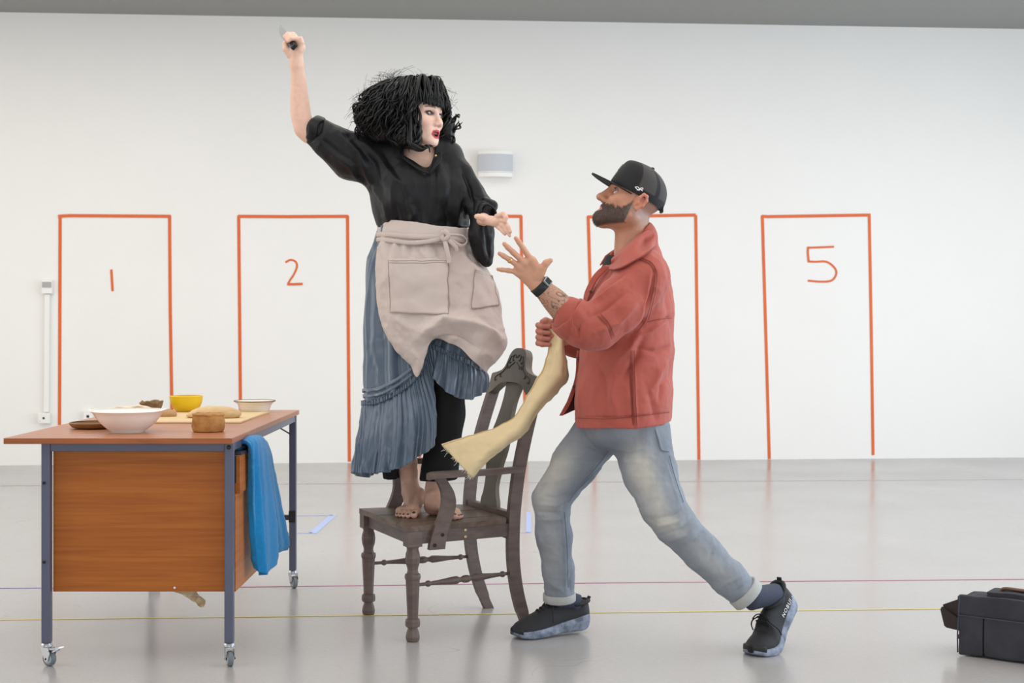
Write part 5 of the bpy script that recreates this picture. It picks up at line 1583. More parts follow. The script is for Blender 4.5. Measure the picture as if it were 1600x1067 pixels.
# short sides and nape
st = isF * (lo[:, 1] < .012) * (lo[:, 2] < .05) * (lo[:, 2] > -.085) * (ax < .079)
cols = blend(cols, st * soft(-lo[:, 2], .07, .05) * .55 * (np.abs(lo[:, 1] + .014) + np.abs(lo[:, 2]) * .3 > .0), (112, 98, 92))
for q in (-1, 1):
    earr = isF & (np.hypot((lo[:, 1] + .013) / .022, (lo[:, 2] + .003) / .033) < 1) & (ax > .069)
    cols = blend(cols, earr * 1.0, (198, 130, 104))
    bz = .0235 - .10 * (lo[:, 0] * q - .030) ** 2 / .03
    cols = blend(cols, inface * soft(np.abs(lo[:, 2] - bz), .0045, .003) * (lo[:, 0] * q > .010) * (lo[:, 0] * q < .054) * (lo[:, 1] > .05) * .85, (44, 32, 28))
    lid = inface & (np.hypot((lo[:, 0] - q * .031) / .018, (lo[:, 2]) / .0095) < 1) & (lo[:, 1] > .05)
    cols = blend(cols, lid * .45, (84, 54, 44))
# tattoo on the near forearm: bands of curling lines
a0, a1 = P(892, 495, 4.92), P(846, 449, 4.89)
ta = unit(a1 - a0); L_ = np.linalg.norm(a1 - a0)
tt = (v - a0) @ ta / L_
rad = v - a0 - ((v - a0) @ ta)[:, None] * ta
tb = unit(np.cross(ta, (0, -1, 0)))
ang = np.arctan2(rad @ tb, -rad[:, 1])
zone = (tt > -.15) & (tt < .93) & (np.linalg.norm(rad, axis=1) < .065)
w1 = np.sin(9 * tt + 5.0 * np.sin(2.2 * ang + 5 * tt) + 2.5 * vnoise(v * 38))
w2 = np.sin(16 * tt - 4.5 * ang + 3.0 * vnoise(v * 45 + 7))
ink = np.maximum(soft(np.abs(w1), .20, .16), soft(np.abs(w2), .16, .12) * (vnoise(v * 22 + 3) > -.1))
cols = blend(cols, zone * (.24 + .64 * ink), (66, 66, 60))
obj('body', (v, f), M_skin, man, True, cols)
for q in (-1, 1): eye(man, MT, q, mf + mu * .12 - mr * .35, (92, 72, 56), .0715)

# beard bristles
M_brd = mat('dark_beard_hair', (58, 48, 43), 0.7)
rg = np.random.default_rng(5)
idx = np.nonzero((beard > .6) & ~lip)[0]
nb_ = vnormals(v, f)
br = MB()
for i in rg.choice(idx, min(2200, len(idx)), replace=False):
    d = unit(nb_[i] + mu * -.6 + mf * .2 + rg.normal(0, .3, 3))
    a, b, _ = frame_of(d)
    p = v[i]; r = .00045; L = rg.uniform(.0025, .006)
    n = len(br.v)
    br.v.extend([(p + a * r).tolist(), (p - a * r * .5 + b * r).tolist(), (p - a * r * .5 - b * r).tolist(), (p + d * L).tolist()])
    br.f.extend([(n, n + 1, n + 3), (n + 1, n + 2, n + 3), (n + 2, n, n + 3)])
obj('beard', br, M_brd, man, kind='stuff')

# ---- jeans
M_jean = mat('faded_denim', (120, 128, 140), 0.85, attr=True, var=0.07, vscale=26, fabric=0.15, bscale=330)
S = SDF()
S.ell(P(974, 660, 5.19), (.150, .185, .120), k=.05)
S.chain([P(940, 668, 5.27), P(900, 722, 5.275), P(862, 780, 5.27), P(865, 835, 5.29), P(872, 890, 5.32), P(875, 932, 5.345)], [.098, .084, .068, .064, .058, .055], .025)
S.chain([P(1001, 676, 5.12), P(1014, 735, 5.075), P(1035, 788, 5.03), P(1052, 816, 5.02), P(1096, 862, 5.01), P(1140, 905, 5.01), P(1168, 930, 5.02)], [.110, .094, .078, .070, .066, .059, .056], .025)
S.plane(P(874, 934, 5.345), (0.08, 0, -1), rad=.12)
cn_ = unit(P(1168, 930, 5.02) - P(1125, 888, 5.01))
S.plane(P(1166, 928, 5.02), cn_, rad=.10)
v, f = S.mesh(0.0045)
n0 = vnormals(v, f)
v = folds(v, n0, [
    ([(960, 712), (925, 740), (893, 768)], 3, -0.0060), ([(900, 660), (880, 700), (860, 730)], 6, 0.0060),
    ([(955, 708), (930, 700), (890, 690)], 3, 0.0060), ([(955, 714), (925, 715), (880, 712)], 3, 0.0060), ([(955, 700), (985, 705), (1010, 700)], 3, 0.0060), ([(960, 716), (980, 722), (1005, 722)], 3, 0.0045),
    ([(890, 778), (870, 790), (840, 788)], 3, 0.0075), ([(893, 790), (872, 802), (838, 800)], 3, -0.0075), ([(892, 802), (872, 812), (842, 812)], 3, 0.0060), ([(890, 770), (868, 778), (845, 774)], 2.5, -0.0060), ([(890, 745), (868, 752), (846, 755)], 2.5, 0.0045),
    ([(1078, 800), (1060, 815), (1030, 822)], 3.5, 0.0105), ([(1085, 808), (1066, 826), (1036, 836)], 3, -0.0090), ([(1092, 815), (1072, 836), (1046, 845)], 3.5, 0.0090), ([(1070, 795), (1050, 806), (1020, 812)], 3, -0.0075), ([(1100, 824), (1082, 846), (1062, 856)], 3, -0.0060),
    ([(1120, 845), (1110, 870), (1100, 890)], 4, -0.0045), ([(1165, 895), (1150, 905), (1130, 915)], 3, 0.0060), ([(1175, 905), (1160, 918), (1142, 928)], 3, -0.0060),
    ([(878, 800), (882, 860), (884, 930)], 1.6, 0.0045), ([(893, 895), (890, 915), (893, 928)], 3, -0.0075), ([(852, 905), (868, 916), (880, 925)], 4, 0.0060),
    ([(1024, 668), (1030, 690), (1034, 704)], 1.5, 0.0045), ([(1034, 704), (1046, 705)], 1.5, 0.0045), ([(1040, 720), (1052, 760), (1066, 795)], 1.6, 0.0037)])
v = v + n0 * (fbm(v * 30, 2) * .0015 + ridged(v * V(18, 18, 14) + 3, 2) * .0020 + ridged(v * 42, 2) * .0007)[:, None]
px, py = PX(v)
cols = np.tile(lin((132, 138, 147)), (len(v), 1))
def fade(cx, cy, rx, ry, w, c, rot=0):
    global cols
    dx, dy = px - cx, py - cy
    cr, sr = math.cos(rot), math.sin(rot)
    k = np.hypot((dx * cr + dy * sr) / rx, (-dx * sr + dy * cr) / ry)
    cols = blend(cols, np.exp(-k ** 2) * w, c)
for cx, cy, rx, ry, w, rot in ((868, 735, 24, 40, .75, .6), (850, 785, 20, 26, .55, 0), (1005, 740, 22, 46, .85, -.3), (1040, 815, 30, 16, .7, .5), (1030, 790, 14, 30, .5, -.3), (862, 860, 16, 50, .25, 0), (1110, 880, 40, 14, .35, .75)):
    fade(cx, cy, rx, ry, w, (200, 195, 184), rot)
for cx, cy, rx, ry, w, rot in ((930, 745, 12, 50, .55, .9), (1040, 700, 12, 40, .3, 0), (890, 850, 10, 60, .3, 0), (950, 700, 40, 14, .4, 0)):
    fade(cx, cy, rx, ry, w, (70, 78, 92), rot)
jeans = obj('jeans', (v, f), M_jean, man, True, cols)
JV = v
M_cuff = mat('pale_denim_cuff', (172, 172, 170), 0.85, var=0.05, vscale=30, fabric=0.15, bscale=330)
def cuff(c, d, r, h, sq=1.0):
    x, y, z = frame_of(d)
    prof = [(r - .006, -h / 2), (r + .001, -h / 2 - .001), (r + .004, -h / 2 + .003), (r + .004, h / 2 - .003), (r + .001, h / 2 + .001), (r - .006, h / 2), (r - .008, 0)]
    return obj('turn_up', MB().lathe(prof, c, 48, np.array([x, y, z]), closed=True), M_cuff, jeans, True)
cuff(P(874, 932.5, 5.345), (0.03, .1, -1), .058, .030)
cuff(P(1165, 927, 5.02), cn_, .060, .036)

# ---- overshirt
M_jkt = mat('brick_red_twill', (170, 80, 66), 0.8, var=0.05, vscale=14, fabric=0.12, bscale=360, sheen=0.15)
S = SDF()
S.chain([P(972, 690, 5.18), P(974, 620, 5.18), P(980, 540, 5.185), P(985, 480, 5.19), P(990, 440, 5.19)], [.176, .166, .156, .150, .128], .05, n=(0, 1, 0), sq=1.22)
S.cone(P(1008, 420, 5.05), P(992, 415, 5.33), .070, .066, .05)
S.cone(P(995, 392, 5.18), P(997, 372, 5.18), .082, .072, .03)
S.chain([P(1004, 436, 5.035), P(968, 478, 4.975), P(932, 510, 4.94), P(912, 510, 4.93), P(893, 497, 4.92)], [.096, .088, .078, .072, .062], .03)
S.cone(P(898, 499, 4.925), P(888, 493, 4.917), .066, .0625, .008)
S.chain([P(985, 440, 5.34), P(940, 530, 5.38), P(900, 535, 5.31), P(889, 531, 5.28)], [.085, .070, .056, .050], .03)
S.plane(P(970, 669, 5.0), (0.06, 0, -1), rad=.6)
# open neck and front
S.cone(P(944, 372, 5.17), P(948, 430, 5.17), .045, .010, .01, n=(0, 1, 0), sq=.9, op='s')
S.cone(P(984, 330, 5.17), P(984, 395, 5.17), .070, .069, .006, op='s')
S.cone(P(893, 700, 5.28), P(905, 570, 5.27), .10, .02, .01, n=(0, 1, 0), sq=.9, op='s')
S.cone(P(880, 488, 4.917), P(892, 497, 4.92), .049, .047, .004, op='s')
v, f = S.mesh(0.0038)
n0 = vnormals(v, f)
v = folds(v, n0, [
    ([(910, 472), (903, 498), (905, 528)], 2.4, -0.0112), ([(901, 470), (894, 498), (893, 524)], 2, 0.0064),
    ([(1022, 422), (1017, 460), (1005, 505), (985, 525)], 2.0, -0.0096), ([(1016, 422), (1011, 460), (1000, 500)], 2.2, 0.0048), ([(995, 404), (1015, 412), (1024, 428)], 2, -0.0064),
    ([(965, 440), (940, 462), (918, 475)], 4, 0.0096), ([(985, 450), (950, 480), (922, 495)], 5, -0.0096), ([(1000, 470), (965, 505), (930, 520)], 5, 0.0096), ([(935, 495), (950, 510), (958, 530)], 2.5, -0.0048), ([(975, 430), (955, 445), (930, 465)], 3, -0.0064),
    ([(1000, 520), (985, 545), (955, 575)], 5, 0.0128), ([(1005, 530), (995, 560), (975, 590)], 5, -0.0128), ([(1040, 500), (1015, 520), (990, 530)], 4, 0.0096), ([(1050, 540), (1025, 550), (1000, 545)], 4, -0.0096),
    ([(1045, 560), (1030, 580), (1018, 610)], 5, 0.0112), ([(1050, 585), (1035, 600), (1030, 625)], 4, -0.0096), ([(985, 560), (987, 610), (990, 666)], 1.8, -0.0080), ([(990, 560), (992, 610), (995, 666)], 1.6, 0.0048),
    ([(930, 560), (945, 590), (950, 630)], 6, -0.0064), ([(960, 590), (955, 620), (965, 650)], 6, 0.0080), ([(898, 652), (970, 652), (1047, 645)], 1.2, -0.0048), ([(1040, 440), (1045, 480), (1050, 520)], 6, -0.0064), ([(1030, 505), (1042, 497), (1052, 496)], 2, -0.0080),
    ([(900, 560), (906, 610), (902, 660)], 3, 0.0064), ([(1010, 600), (1020, 630), (1025, 655)], 5, -0.0064)], gain=1.4)
v = v + n0 * (fbm(v * 11, 2) * .003 + ridged(v * V(9, 9, 7) + 8, 2) * .0040 + ridged(v * 26, 2) * .0010)[:, None]
jacket = obj('overshirt', (v, f), M_jkt, man, True)
def surf_line(verts, pix, lift=.0015, n=40):
    """path on the camera-facing side of a garment under a pixel polyline"""
    vx, vy = PX(verts); out = []
    for x_, y_ in catmull(pix, n):
        i = np.nonzero((np.abs(vx - x_) < 2.5) & (np.abs(vy - y_) < 2.5))[0]
        if len(i): out.append(P(x_, y_, verts[i, 1].min() - lift))
    o = np.array(out)
    for _ in range(3): o[1:-1] = (o[:-2] + o[1:-1] * 2 + o[2:]) / 4
    return o
M_seam = mat('dark_red_stitching', (124, 58, 50), 0.9)
for pix in ([(997, 404), (1016, 414), (1023, 432), (1019, 462), (1010, 498), (995, 520)], [(1000, 402), (1019, 411), (1026.5, 430), (1022.5, 462), (1013, 500)], [(986, 548), (987, 600), (990, 664)], [(991, 548), (992.5, 600), (995, 664)],
            [(900, 653), (950, 654), (1000, 650), (1046, 644)], [(938, 490), (952, 506), (960, 526)], [(934, 493), (948, 509), (956, 530)], [(1012, 503), (1030, 499), (1050, 497)]):
    obj('seam', MB().tube(surf_line(v, pix), .0011, 5), M_seam, jacket)
def patch(name, ctrl, th_, m, parent, nv=14, nu=30, noise=.002):
    g = net([[P(*q) for q in r] for r in ctrl], nv, nu)
    g += fbm(g.reshape(-1, 3) * 30, 2).reshape(nv, nu)[:, :, None] * noise
    return obj(name, sheet(g, th_), m, parent, True)
rolled('rolled_cuff', P(895, 497, 4.922), P(870, 472, 4.905) - P(895, 497, 4.922), .0720, .050, M_jkt, jacket, .6, .016)
# collar: near leaf and far leaf
cu_ = catmull([P(*q) for q in [(1019, 357, 5.15), (1004, 364, 5.085), (985, 379, 5.07), (967, 394, 5.08), (956, 405, 5.09)]], 12)
cm_ = catmull(surf_line(v, [(1023, 369), (1008, 380), (988, 393), (968, 407), (955, 414)], .010), 12)
cl_ = catmull(surf_line(v, [(1024, 383), (1009, 397), (990, 408), (968, 420), (951, 421)], .012), 12)
g = net(np.array([cu_, (cu_ + cm_) / 2 + V(0, -.008, .004), cm_, cl_]), 24, 40)
g += fbm(g.reshape(-1, 3) * 30, 2).reshape(24, 40)[:, :, None] * .0015
near_leaf = obj('collar', sheet(g, .005), M_jkt, jacket, True)
for k in (-1, -3): obj('seam', MB().tube(g[k] + V(0, -.003, 0), .0011, 5), M_seam, jacket)
patch('collar', [[(1019, 357, 5.18), (1005, 362, 5.26), (985, 374, 5.275), (962, 389, 5.27), (946, 400, 5.25)],
                 [(1023, 370, 5.18), (1006, 378, 5.30), (982, 388, 5.30), (955, 402, 5.28), (938, 414, 5.25)]], .006, M_jkt, jacket)
# front edges: near placket and far front panel swinging open
patch('placket', [[(952, 418, 5.085), (934, 436, 5.10), (921, 462, 5.11), (917, 478, 5.12)], [(944, 414, 5.09), (928, 430, 5.11), (915, 455, 5.13), (911, 476, 5.14)]], .006, M_jkt, jacket)
M_lin = mat('dark_red_lining', (92, 40, 40), 0.85)
patch('front_panel', [[(904, 545, 5.20), (901, 590, 5.20), (889, 625, 5.20), (875, 650, 5.20)], [(914, 545, 5.25), (912, 590, 5.25), (905, 620, 5.25), (898, 640, 5.25)], [(925, 545, 5.30), (925, 590, 5.30), (922, 620, 5.30), (920, 635, 5.30)]], .005, M_lin, jacket)
patch('front_edge', [[(902, 548, 5.195), (899, 590, 5.195), (887, 625, 5.195), (873.5, 650, 5.195)], [(908, 548, 5.20), (904, 590, 5.20), (893, 625, 5.20), (880, 649, 5.20)]], .006, M_jkt, jacket, 6, 30)
M_but = mat('dark_button', (60, 36, 34), 0.4)
for (x, y, d) in ((896.5, 604, 5.190), (903, 560, 5.190), (923, 456, 5.096)):
    obj('button', MB().lathe([(.0055, 0), (.0055, .003), (.003, .0035)], P(x, y, d), 14, np.array([(1, 0, 0), (0, 0, 1), (0, -1, 0)])), M_but, jacket)
# dark T-shirt at the open neck
S = SDF()
S.chain([P(985, 470, 5.18), P(984, 425, 5.18), P(986, 398, 5.18)], [.100, .095, .074], .04, n=(0, 1, 0), sq=1.1)
S.plane(P(970, 403, 5.18), (0.25, 0, 1), rad=.3)
v, f = S.mesh(0.006)
obj('t_shirt', (v, f), mat('black_t_shirt', (32, 34, 33), 0.9), man, True)

M_jst = mat('denim_seam', (92, 100, 114), 0.9)
for pix in ([(882, 800), (886, 850), (887, 890), (888, 918)], [(920, 748), (900, 768), (888, 785)], [(1024, 672), (1029, 690), (1033, 703), (1045, 706)], [(1046, 712), (1056, 750), (1068, 785)], [(950, 706), (935, 726), (915, 748)]):
    obj('seam', MB().tube(surf_line(JV, pix), .0013, 5), M_jst, jeans)
# ---- watch, ring
M_band = mat('black_watch_band', (22, 22, 24), 0.5)
M_gold = mat('gold_ring', (212, 178, 110), 0.25, metal=0.9)
wa = unit(P(838, 441, 4.888) - P(856, 459, 4.898))
x, y, z = frame_of(wa, (0, 1, 0))
wc = P(845, 448, 4.892)
wt = obj('wrist_watch', MB().lathe([(.0335, -.015), (.0360, -.014), (.0360, .014), (.0335, .015), (.0320, 0)], wc, 40, np.array([x, y, z]), closed=True), M_band, man, True)
wdir = unit(P(856, 438, 4.865) - wc); wdir = unit(wdir - wa * np.dot(wdir, wa))
wl_ = np.cross(wa, wdir)
obj('watch_case', MB().box(wc + wdir * .0375, (.032, .030, .008), np.array([wl_, wa, wdir]), .003), mat('watch_case_grey', (150, 152, 154), 0.3, metal=0.6), wt)
obj('watch_face', MB().box(wc + wdir * .0422, (.024, .021, .002), np.array([wl_, wa, wdir]), .0008), M_black, wt)
rd = unit(P(787, 400, 4.851) - P(796, 405.5, 4.856)); x, y, z = frame_of(rd, (0, 1, 0))
obj('ring', MB().lathe([(.0094, -.004), (.0112, -.003), (.0112, .003), (.0094, .004)], P(797, 406.5, 4.856), 24, np.array([x, y, z]), closed=True), M_gold, man, True)

# ---- cap
cap_m = mat('black_cap_cloth', (26, 26, 28), 0.75, attr=True, fabric=0.1, bscale=500)
prof = [((954, 286), (1034, 330), .080), ((955, 281), (1037, 324), .083), ((959, 275), (1040.5, 314), .084), ((965, 267), (1042, 303), .083), ((971, 260), (1040, 291), .079), ((977, 254), (1034, 279), .068), ((981, 251.5), (1026, 270), .055), ((985, 250.5), (1018, 263), .038), ((993, 252), (1008, 258), .012)]
pf = catmull([(a[0], a[1], b[0], b[1], w) for a, b, w in prof], 34)
nu = 96
g, cl = [], []
for i, (ax_, ay, bx, by, w) in enumerate(pf):
    A_, B_ = P(ax_, ay, 5.17), P(bx, by, 5.17)
    c = (A_ + B_) / 2; h = (A_ - B_) / 2
    row = []
    for j in range(nu):
        t = 2 * math.pi * j / nu
        ct, sn = math.cos(t), math.sin(t)
        row.append(c + h * ct + V(0, -1, 0) * w * sn * (1 + .05 * ct))
        s = i / 33
        mesh_p = ct < .12 and .20 < s < .86 and abs(((t / (2 * math.pi)) * 1.0) % 1 - .5) > .0 and not (abs(ct + .62) < .07 and s > .1)
        cl.append(lin((66, 62, 60)) if mesh_p else lin((20, 20, 22)))
    g.append(row)
g = np.array(g)
N = len(g)
fv = [(i * nu + j, i * nu + (j + 1) % nu, (i + 1) * nu + (j + 1) % nu, (i + 1) * nu + j) for i in range(N - 1) for j in range(nu)] + [tuple(range((N - 1) * nu, N * nu))]
cap = obj('cap', (g.reshape(-1, 3), fv), cap_m, man, True, np.array(cl), label='black trucker cap with mesh back')
M_cap = mat('black_visor', (22, 22, 24), 0.7)
base = g[1]
bd = P(924.5, 270, 5.17) - P(954, 284, 5.17)
rows = []
for k in np.linspace(0, 1, 12):
    row = []
    for t in np.linspace(-1.325, 1.325, 44):
        j = (t / (2 * math.pi)) * nu
        j0 = int(math.floor(j)); fr = j - j0
        p = base[j0 % nu] * (1 - fr) + base[(j0 + 1) % nu] * fr
        L = max(math.cos(t * 1.18), 0) ** .55
        row.append(p + bd * (1.0 * L * k) + V(0, 0, -.012 * math.sin(t) ** 2 * (1 - .3 * k)))
    rows.append(row)
obj('visor', sheet(np.array(rows), .005), M_cap, cap, True)
obj('cap_button', MB().lathe([(.009, -.004), (.009, 0), (.006, .004), (.001, .005)], P(1019, 263.5, 5.165), 16, np.array([(1, 0, 0), (0, 1, 0), (0, 0, 1)])), M_cap, cap, True)
obj('back_strap', MB().box(P(1033.5, 328, 5.165), (.010, .05, .022), None, .003), M_cap, cap)
M_emb = mat('white_embroidery', (236, 236, 234), 0.7)
def cap_pt(px_, py_):
    q = g.reshape(-1, 3); q = q[q[:, 1] < 5.17]
    x_, y_ = PX(q); i = np.argmin((x_ - px_) ** 2 + (y_ - py_) ** 2)
    return P(px_, py_, q[i, 1] - .002)
em = MB()
for pts in ([(992, 292.5), (996, 292), (999, 294.5), (1004, 298.5)], [(992.5, 292.5), (996, 296), (999, 295.5), (1003, 293.5), (1005, 295.5)], [(998, 298), (1000, 295.5), (1002, 293.5)], [(995, 297), (999, 296.5), (1004, 296)]):
    em.tube(np.array([cap_pt(*q) for q in catmull(pts, 14)]), .0016, 6)
obj('emblem', em, M_emb, cap, True)
fe = MB()
for k, (a, b) in enumerate((((-.02, .0), (.02, .006)), ((-.018, .012), (.016, .018)), ((-.01, -.006), (.012, .024)))):
    c = P(968.5, 265.5, 5.17); dx_ = unit(P(977, 254, 5.17) - P(960, 275, 5.17)); nn_ = unit(V(-dx_[2], 0, dx_[0]))
    if nn_[0] > 0: nn_ = -nn_
    fe.tube([c + V(0, a[0], 0) + dx_ * a[1] + nn_ * .003, c + V(0, b[0], 0) + dx_ * b[1] + nn_ * .003], .003, 6)
obj('front_badge', fe, mat('grey_badge', (128, 118, 100), 0.6), cap, True)

# ---- trainers
M_upp = mat('black_knit_upper', (30, 30, 34), 0.7, var=0.1, vscale=120, bump=0.4, bscale=700)
M_sole = mat('marbled_blue_grey_sole', (88, 96, 112), 0.6, rgb2=(150, 158, 176), vscale=26)
M_toe = mat('black_toe_rubber', (24, 24, 26), 0.6)
M_lac = mat('black_laces', (16, 16, 18), 0.7)
M_sock = mat('dark_grey_sock', (58, 62, 78), 0.9, var=0.15, vscale=200)
def trainer(fr, pt):
    st = [0, .012, .04, .08, .12, .16, .20, .24, .27, .29, .30]
    hw = [.018, .036, .043, .042, .041, .046, .052, .052, .045, .031, .012]
    zb = [.022, .008, .001, .002, .004, .002, 0, 0, .003, .009, .014]
    zs = [.058, .064, .062, .055, .048, .042, .037, .033, .030, .028, .026]
    zt = [.098, .108, .100, .098, .108, .104, .086, .070, .058, .046, .036]
    n = 50
    AA = np.linspace(0, .2999, n)
    ip = lambda t: catmull([(q,) for q in np.interp(np.linspace(0, .3, 16), st, t)], n)[:, 0]
    HW, ZB, ZS, ZT = ip(hw), ip(zb), ip(zs), ip(zt)
    m = 28
    def loft(z0, z1, w, arch, i0=0):
        vs = []
        n = len(AA) - i0
        for i, a in list(enumerate(AA))[i0:]:
            for j in range(m):
                t = 2 * math.pi * j / m
                c, s_ = math.cos(t), math.sin(t)
                if arch:
                    x_ = math.copysign(abs(c) ** .75, c) * w[i] * (1 - .22 * max(s_, 0))
                    z_ = z0[i] + (z1[i] - z0[i]) * (max(s_, 0) ** .8) - .006 * max(-s_, 0)
                else:
                    x_ = math.copysign(abs(c) ** .45, c) * w[i]
                    z_ = (z0[i] + z1[i]) / 2 + (z1[i] - z0[i]) / 2 * math.copysign(abs(s_) ** .5, s_)
                vs.append(pt(a, x_, z_))
        fs = [(i * m + j, i * m + (j + 1) % m, (i + 1) * m + (j + 1) % m, (i + 1) * m + j) for i in range(n - 1) for j in range(m)]
        return np.array(vs), fs + [tuple(range(m - 1, -1, -1)), tuple(range((n - 1) * m, n * m))]
    sh = obj('shoe', loft(ZS - .006, ZT, HW * .93, True), M_upp, man, True)
    obj('sole', loft(ZB, ZS, HW * 1.04, False), M_sole, sh, True)
    obj('toe_cap', loft(ZB + .006, ZS + .010, HW * 1.05, False, 45), M_toe, sh, True)
    lc = MB()
    for i, a in enumerate((.135, .15, .165, .18, .195)):
        z1 = np.interp(a, AA, ZT); w = .022 - .001 * i
        lc.tube(catmull([pt(a, -w, z1 - .004), pt(a + .002, 0, z1 + .004), pt(a, w, z1 - .004)], 9), .0032, 6)
    for s_ in (-1, 1):
        z1 = np.interp(.13, AA, ZT)
        lc.tube(catmull([pt(.132, 0, z1 + .008), pt(.137, s_ * .018, z1 + .010), pt(.15, s_ * .030, z1 + .002), pt(.142, s_ * .020, z1), pt(.133, 0, z1 + .006)], 20), .0024, 6)
        lc.tube(catmull([pt(.132, 0, z1 + .008), pt(.15, s_ * .03, z1 - .002), pt(.16, s_ * .048, z1 - .030), pt(.163, s_ * .051, z1 - .055)], 16), .0024, 6)
    obj('laces', lc, M_lac, sh, True)
    obj('heel_tab', MB().bar(pt(.006, 0, .085), pt(-.0, 0, .112) + fr(0)[1] * -.012, .018, .006, bev=.002), M_upp, sh)
    # collar rim
    ring = [pt(.048 + .052 * math.cos(t), .030 * math.sin(t), .096 + .010 * (math.cos(t) > .3) * math.cos(t) + .004 * (math.cos(t) < -.5)) for t in np.linspace(0, 2 * math.pi, 33)]
    obj('collar_rim', MB().tube(ring, .008, 8, caps=False), M_upp, sh, True)
    return sh
s1 = trainer(fr1, pt1)
s2 = trainer(fr2, pt2)
obj('sock', MB().tube([pt1(.055, 0, .06), pt1(.052, 0, .10), P(876, 936, 5.35), P(874, 920, 5.34)], [.034, .037, .041, .042], 24), M_sock, man, True)
obj('sock', MB().tube([pt2(.055, 0, .06), pt2(.045, 0, .10), P(1175, 935, 5.025), P(1160, 920, 5.02)], [.036, .038, .042, .044], 24), M_sock, man, True)
# white lettering on the outer side of the raised heel
def lettering(txt, pt, side, m, parent):
    cu = bpy.data.curves.new('lettering', 'FONT'); cu.body = txt; cu.size = 1.0; cu.align_x = 'LEFT'; cu.extrude = 0.0; cu.space_character = 1.25
    o = bpy.data.objects.new('lettering_tmp', cu); COL.objects.link(o)
    bpy.context.view_layer.update()
    me = o.evaluated_get(bpy.context.evaluated_depsgraph_get()).to_mesh()
    v2 = np.array([q.co for q in me.vertices]); fs = [tuple(q.vertices) for q in me.polygons]
    o.to_mesh_clear(); bpy.data.objects.remove(o)
    w = v2[:, 0].max(); out = []
    for x_, y_, _ in v2:
        a = .100 - .082 * x_ / w
        z_ = .057 + .020 * y_
        hw_ = np.interp(a, [0, .012, .04, .08, .12], [.018, .036, .043, .042, .041]) * .93 * (1 - .22 * max((z_ - .044) / .05, 0) ** 1.2) + .0022
        out.append(pt(a, side * hw_, z_))
    return obj('heel_lettering', (np.array(out), fs), m, parent)
lettering('NOBULL', pt2, 1, M_emb, s2)

# ================================================================== CLOTH IN THE FIST
M_cloth = mat('cream_calico', (220, 197, 154), 0.85, var=0.03, vscale=10, fabric=0.12, bscale=420, sheen=0.1)
ctrl = [
    [(858, 503, 5.225), (864, 499, 5.200), (871, 502, 5.198), (876, 508, 5.215)],
    [(861, 522, 5.220), (868, 518, 5.192), (876, 520, 5.190), (882, 524, 5.215)],
    [(858, 547, 5.215), (868, 546, 5.180), (879, 549, 5.185), (887, 556, 5.235)],
    [(848, 574, 5.205), (862, 578, 5.168), (880, 584, 5.180), (889, 592, 5.245)],
    [(833, 601, 5.195), (848, 604, 5.152), (864, 609, 5.165), (872, 614, 5.235)],
    [(815, 632, 5.185), (826, 633, 5.148), (838, 637, 5.150), (845, 641, 5.205)],
    [(800, 655, 5.180), (808, 662, 5.145), (815, 670, 5.145), (822, 677, 5.195)],
    [(768, 671, 5.175), (778, 680, 5.145), (787, 690, 5.135), (794, 697, 5.185)],
    [(729, 682, 5.165), (742, 695, 5.140), (757, 713, 5.125), (764, 720, 5.165)],
    [(690, 694, 5.155), (708, 714, 5.140), (732, 740, 5.125), (741, 748, 5.150)],
]
NV, NU = 150, 40
g = net([[P(*q) for q in r] for r in ctrl], NV, NU)
u = np.linspace(0, 1, NU)[None, :]; vv = np.linspace(0, 1, NV)[:, None]
n = gnorm(g)
if n[NV // 2, NU // 2, 1] > 0: n = -n
g = g + n * ((.006 * np.sin(u * 9 + 4 * vv + 2 * np.sin(5 * vv)) * np.clip(1.4 - vv, 0, 1) + .003 * np.sin(u * 21 + 7 * vv) * np.clip(1 - vv * 1.5, 0, 1))[:, :, None] + fbm(g.reshape(-1, 3) * 25, 2).reshape(NV, NU)[:, :, None] * .002 + ridged(g.reshape(-1, 3) * 16, 2).reshape(NV, NU)[:, :, None] * .004)
g[-1] += (rng.normal(0, .0018, (NU, 3)))
cl = thing('cloth_strip', g[-1].min(0) * V(0, 0, 1) + V(g[:, :, 0].mean(), 5.17, 0), 'long strip of cream calico swinging from the fist of the man in the cap', 'cloth')
obj('fabric', sheet(g, .003), M_cloth, cl, True)
m = MB()
for e in (g[:, 1], g[:, -2]): m.tube(e[4:] + n[4:, 0] * .002, .0016, 5)
obj('hem_stitching', m, mat('tan_hem', (196, 166, 118), 0.9), cl, True)
fr = MB()
for i in range(46):
    p = g[-1, rng.integers(0, NU)]; d = unit(g[-1, NU // 2] - g[-4, NU // 2]) + rng.normal(0, .35, 3)
    L = rng.uniform(.003, .012) * (2.0 if i < 4 else 1)
    fr.tube([p, p + d * L * .5 + rng.normal(0, .001, 3), p + d * L], .0005, 3)
obj('frayed_threads', fr, mat('white_thread', (238, 230, 214), 0.9), cl, kind='stuff')

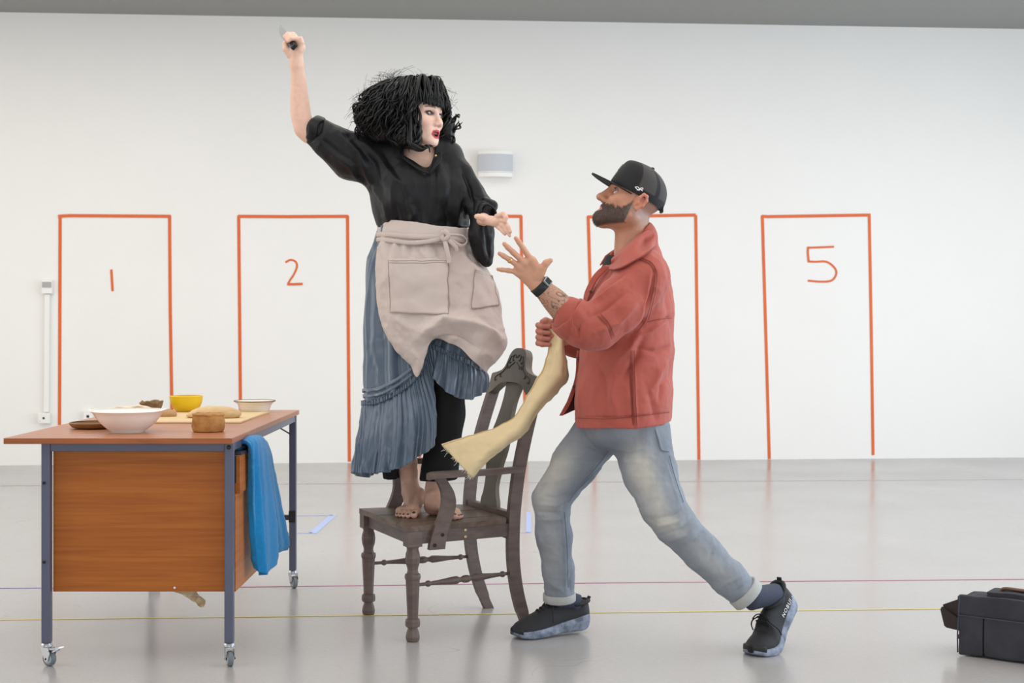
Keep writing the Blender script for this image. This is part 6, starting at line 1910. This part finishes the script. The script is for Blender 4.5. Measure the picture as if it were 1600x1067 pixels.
# ================================================================== BAG
M_bag = mat('charcoal_canvas', (58, 59, 66), 0.85, rgb2=(46, 47, 53), vscale=7, fabric=0.2, bscale=300)
M_lea = mat('dark_brown_leather', (48, 34, 30), 0.55, var=0.1, vscale=20)
M_lea2 = mat('tan_brown_leather', (92, 58, 42), 0.5, var=0.1, vscale=20)
M_pip = mat('grey_blue_piping', (66, 69, 80), 0.8)
b0 = V(*fl(1497, 1023)); b1 = V(*fl(1640, 1043))
bx = unit(b1 - b0); by = np.cross(UZ, bx); by = by if by[1] > 0 else -by
Wb, Hb, Tb = 0.46, 0.212, 0.15
bag = thing('canvas_bag', b0 + bx * Wb / 2 + by * Tb / 2, 'charcoal canvas satchel with brown leather handle on the floor at the right edge', 'bag')
def BG(x_, y_, z_): return b0 + bx * x_ + by * y_ + UZ * z_
def bag_box(x0, x1, y0, y1, z0, z1, bul, n=14):
    """soft cushion-like block"""
    bm = bmesh.new(); bmesh.ops.create_cube(bm, size=2)
    bmesh.ops.subdivide_edges(bm, edges=bm.edges[:], cuts=n, use_grid_fill=True)
    bm.verts.index_update()
    q = np.array([w.co for w in bm.verts]); fs = [[w.index for w in t.verts] for t in bm.faces]; bm.free()
    r = q.copy()
    for i in range(3):
        j, k = (i + 1) % 3, (i + 2) % 3
        r[:, i] = q[:, i] * (1 + bul[i] * (1 - q[:, j] ** 2) * (1 - q[:, k] ** 2) - .03 * (np.abs(q[:, j]) > .98) - .03 * (np.abs(q[:, k]) > .98))
    c = V((x0 + x1) / 2, (y0 + y1) / 2, (z0 + z1) / 2); h = V((x1 - x0) / 2, (y1 - y0) / 2, (z1 - z0) / 2)
    w = c + r * h
    w[:, 2] = np.maximum(w[:, 2] + (fbm(w * 18, 2) * .003), .001)
    w[:, 1] += fbm(w * 14 + 5, 2) * .003
    return np.array([BG(*t) for t in w]), fs
obj('bag_body', bag_box(.004, Wb, .012, Tb, .004, Hb - .006, (.02, .10, .03)), M_bag, bag, True)
obj('front_flap', bag_box(0, Wb + .004, -.004, .014, .142, Hb + .002, (.0, .25, .0)), M_bag, bag, True)
for x0, x1 in ((.004, .088), (.092, .30), (.304, .455)):
    obj('front_pocket', bag_box(x0, x1, -.006, .014, .006, .142, (.0, .35, .0)), M_bag, bag, True)
obj('piping', MB().tube([BG(.0, -.004, .01), BG(.0, -.007, .07), BG(.004, -.006, .14), BG(.008, -.004, Hb + .002)], .0025, 8), M_pip, bag, True)
obj('piping', MB().tube([BG(.002, -.010, .143), BG(.2, -.014, .143), BG(Wb, -.010, .142)], .002, 8), M_pip, bag, True)
obj('top_gusset', bag_box(.09, Wb - .03, .03, .12, Hb - .01, Hb + .018, (.0, .0, .25)), M_bag, bag, True)
# leather strap tab pushed out to the left
obj('strap_tab', MB().prism([(0.01, .100), (-.080, .150), (-.084, .140), (-.070, .084), (-.062, .078), (0.01, .070)][::-1], BG(0, .07, 0), bx, UZ, .012)
    , M_lea, bag)
obj('strap_tab', MB().prism([(0.005, .195), (-.080, .156), (-.074, .130), (0.005, .095)], BG(0, .085, 0), bx, UZ, .012), M_lea, bag)
obj('buckle', MB().tube([BG(-.005, .05, .045), BG(-.016, .05, .050), BG(-.018, .05, .058), BG(-.004, .05, .060)], .004, 8), M_lea2, bag, True)
hp = catmull([BG(.13, .07, Hb + .012), BG(.14, .07, Hb + .026), BG(.20, .07, Hb + .026), BG(.30, .07, Hb + .024), BG(.34, .07, Hb + .010)], 40)
obj('carry_handle', MB().tube(hp, .011, 12, flat=.55), M_lea2, bag, True)
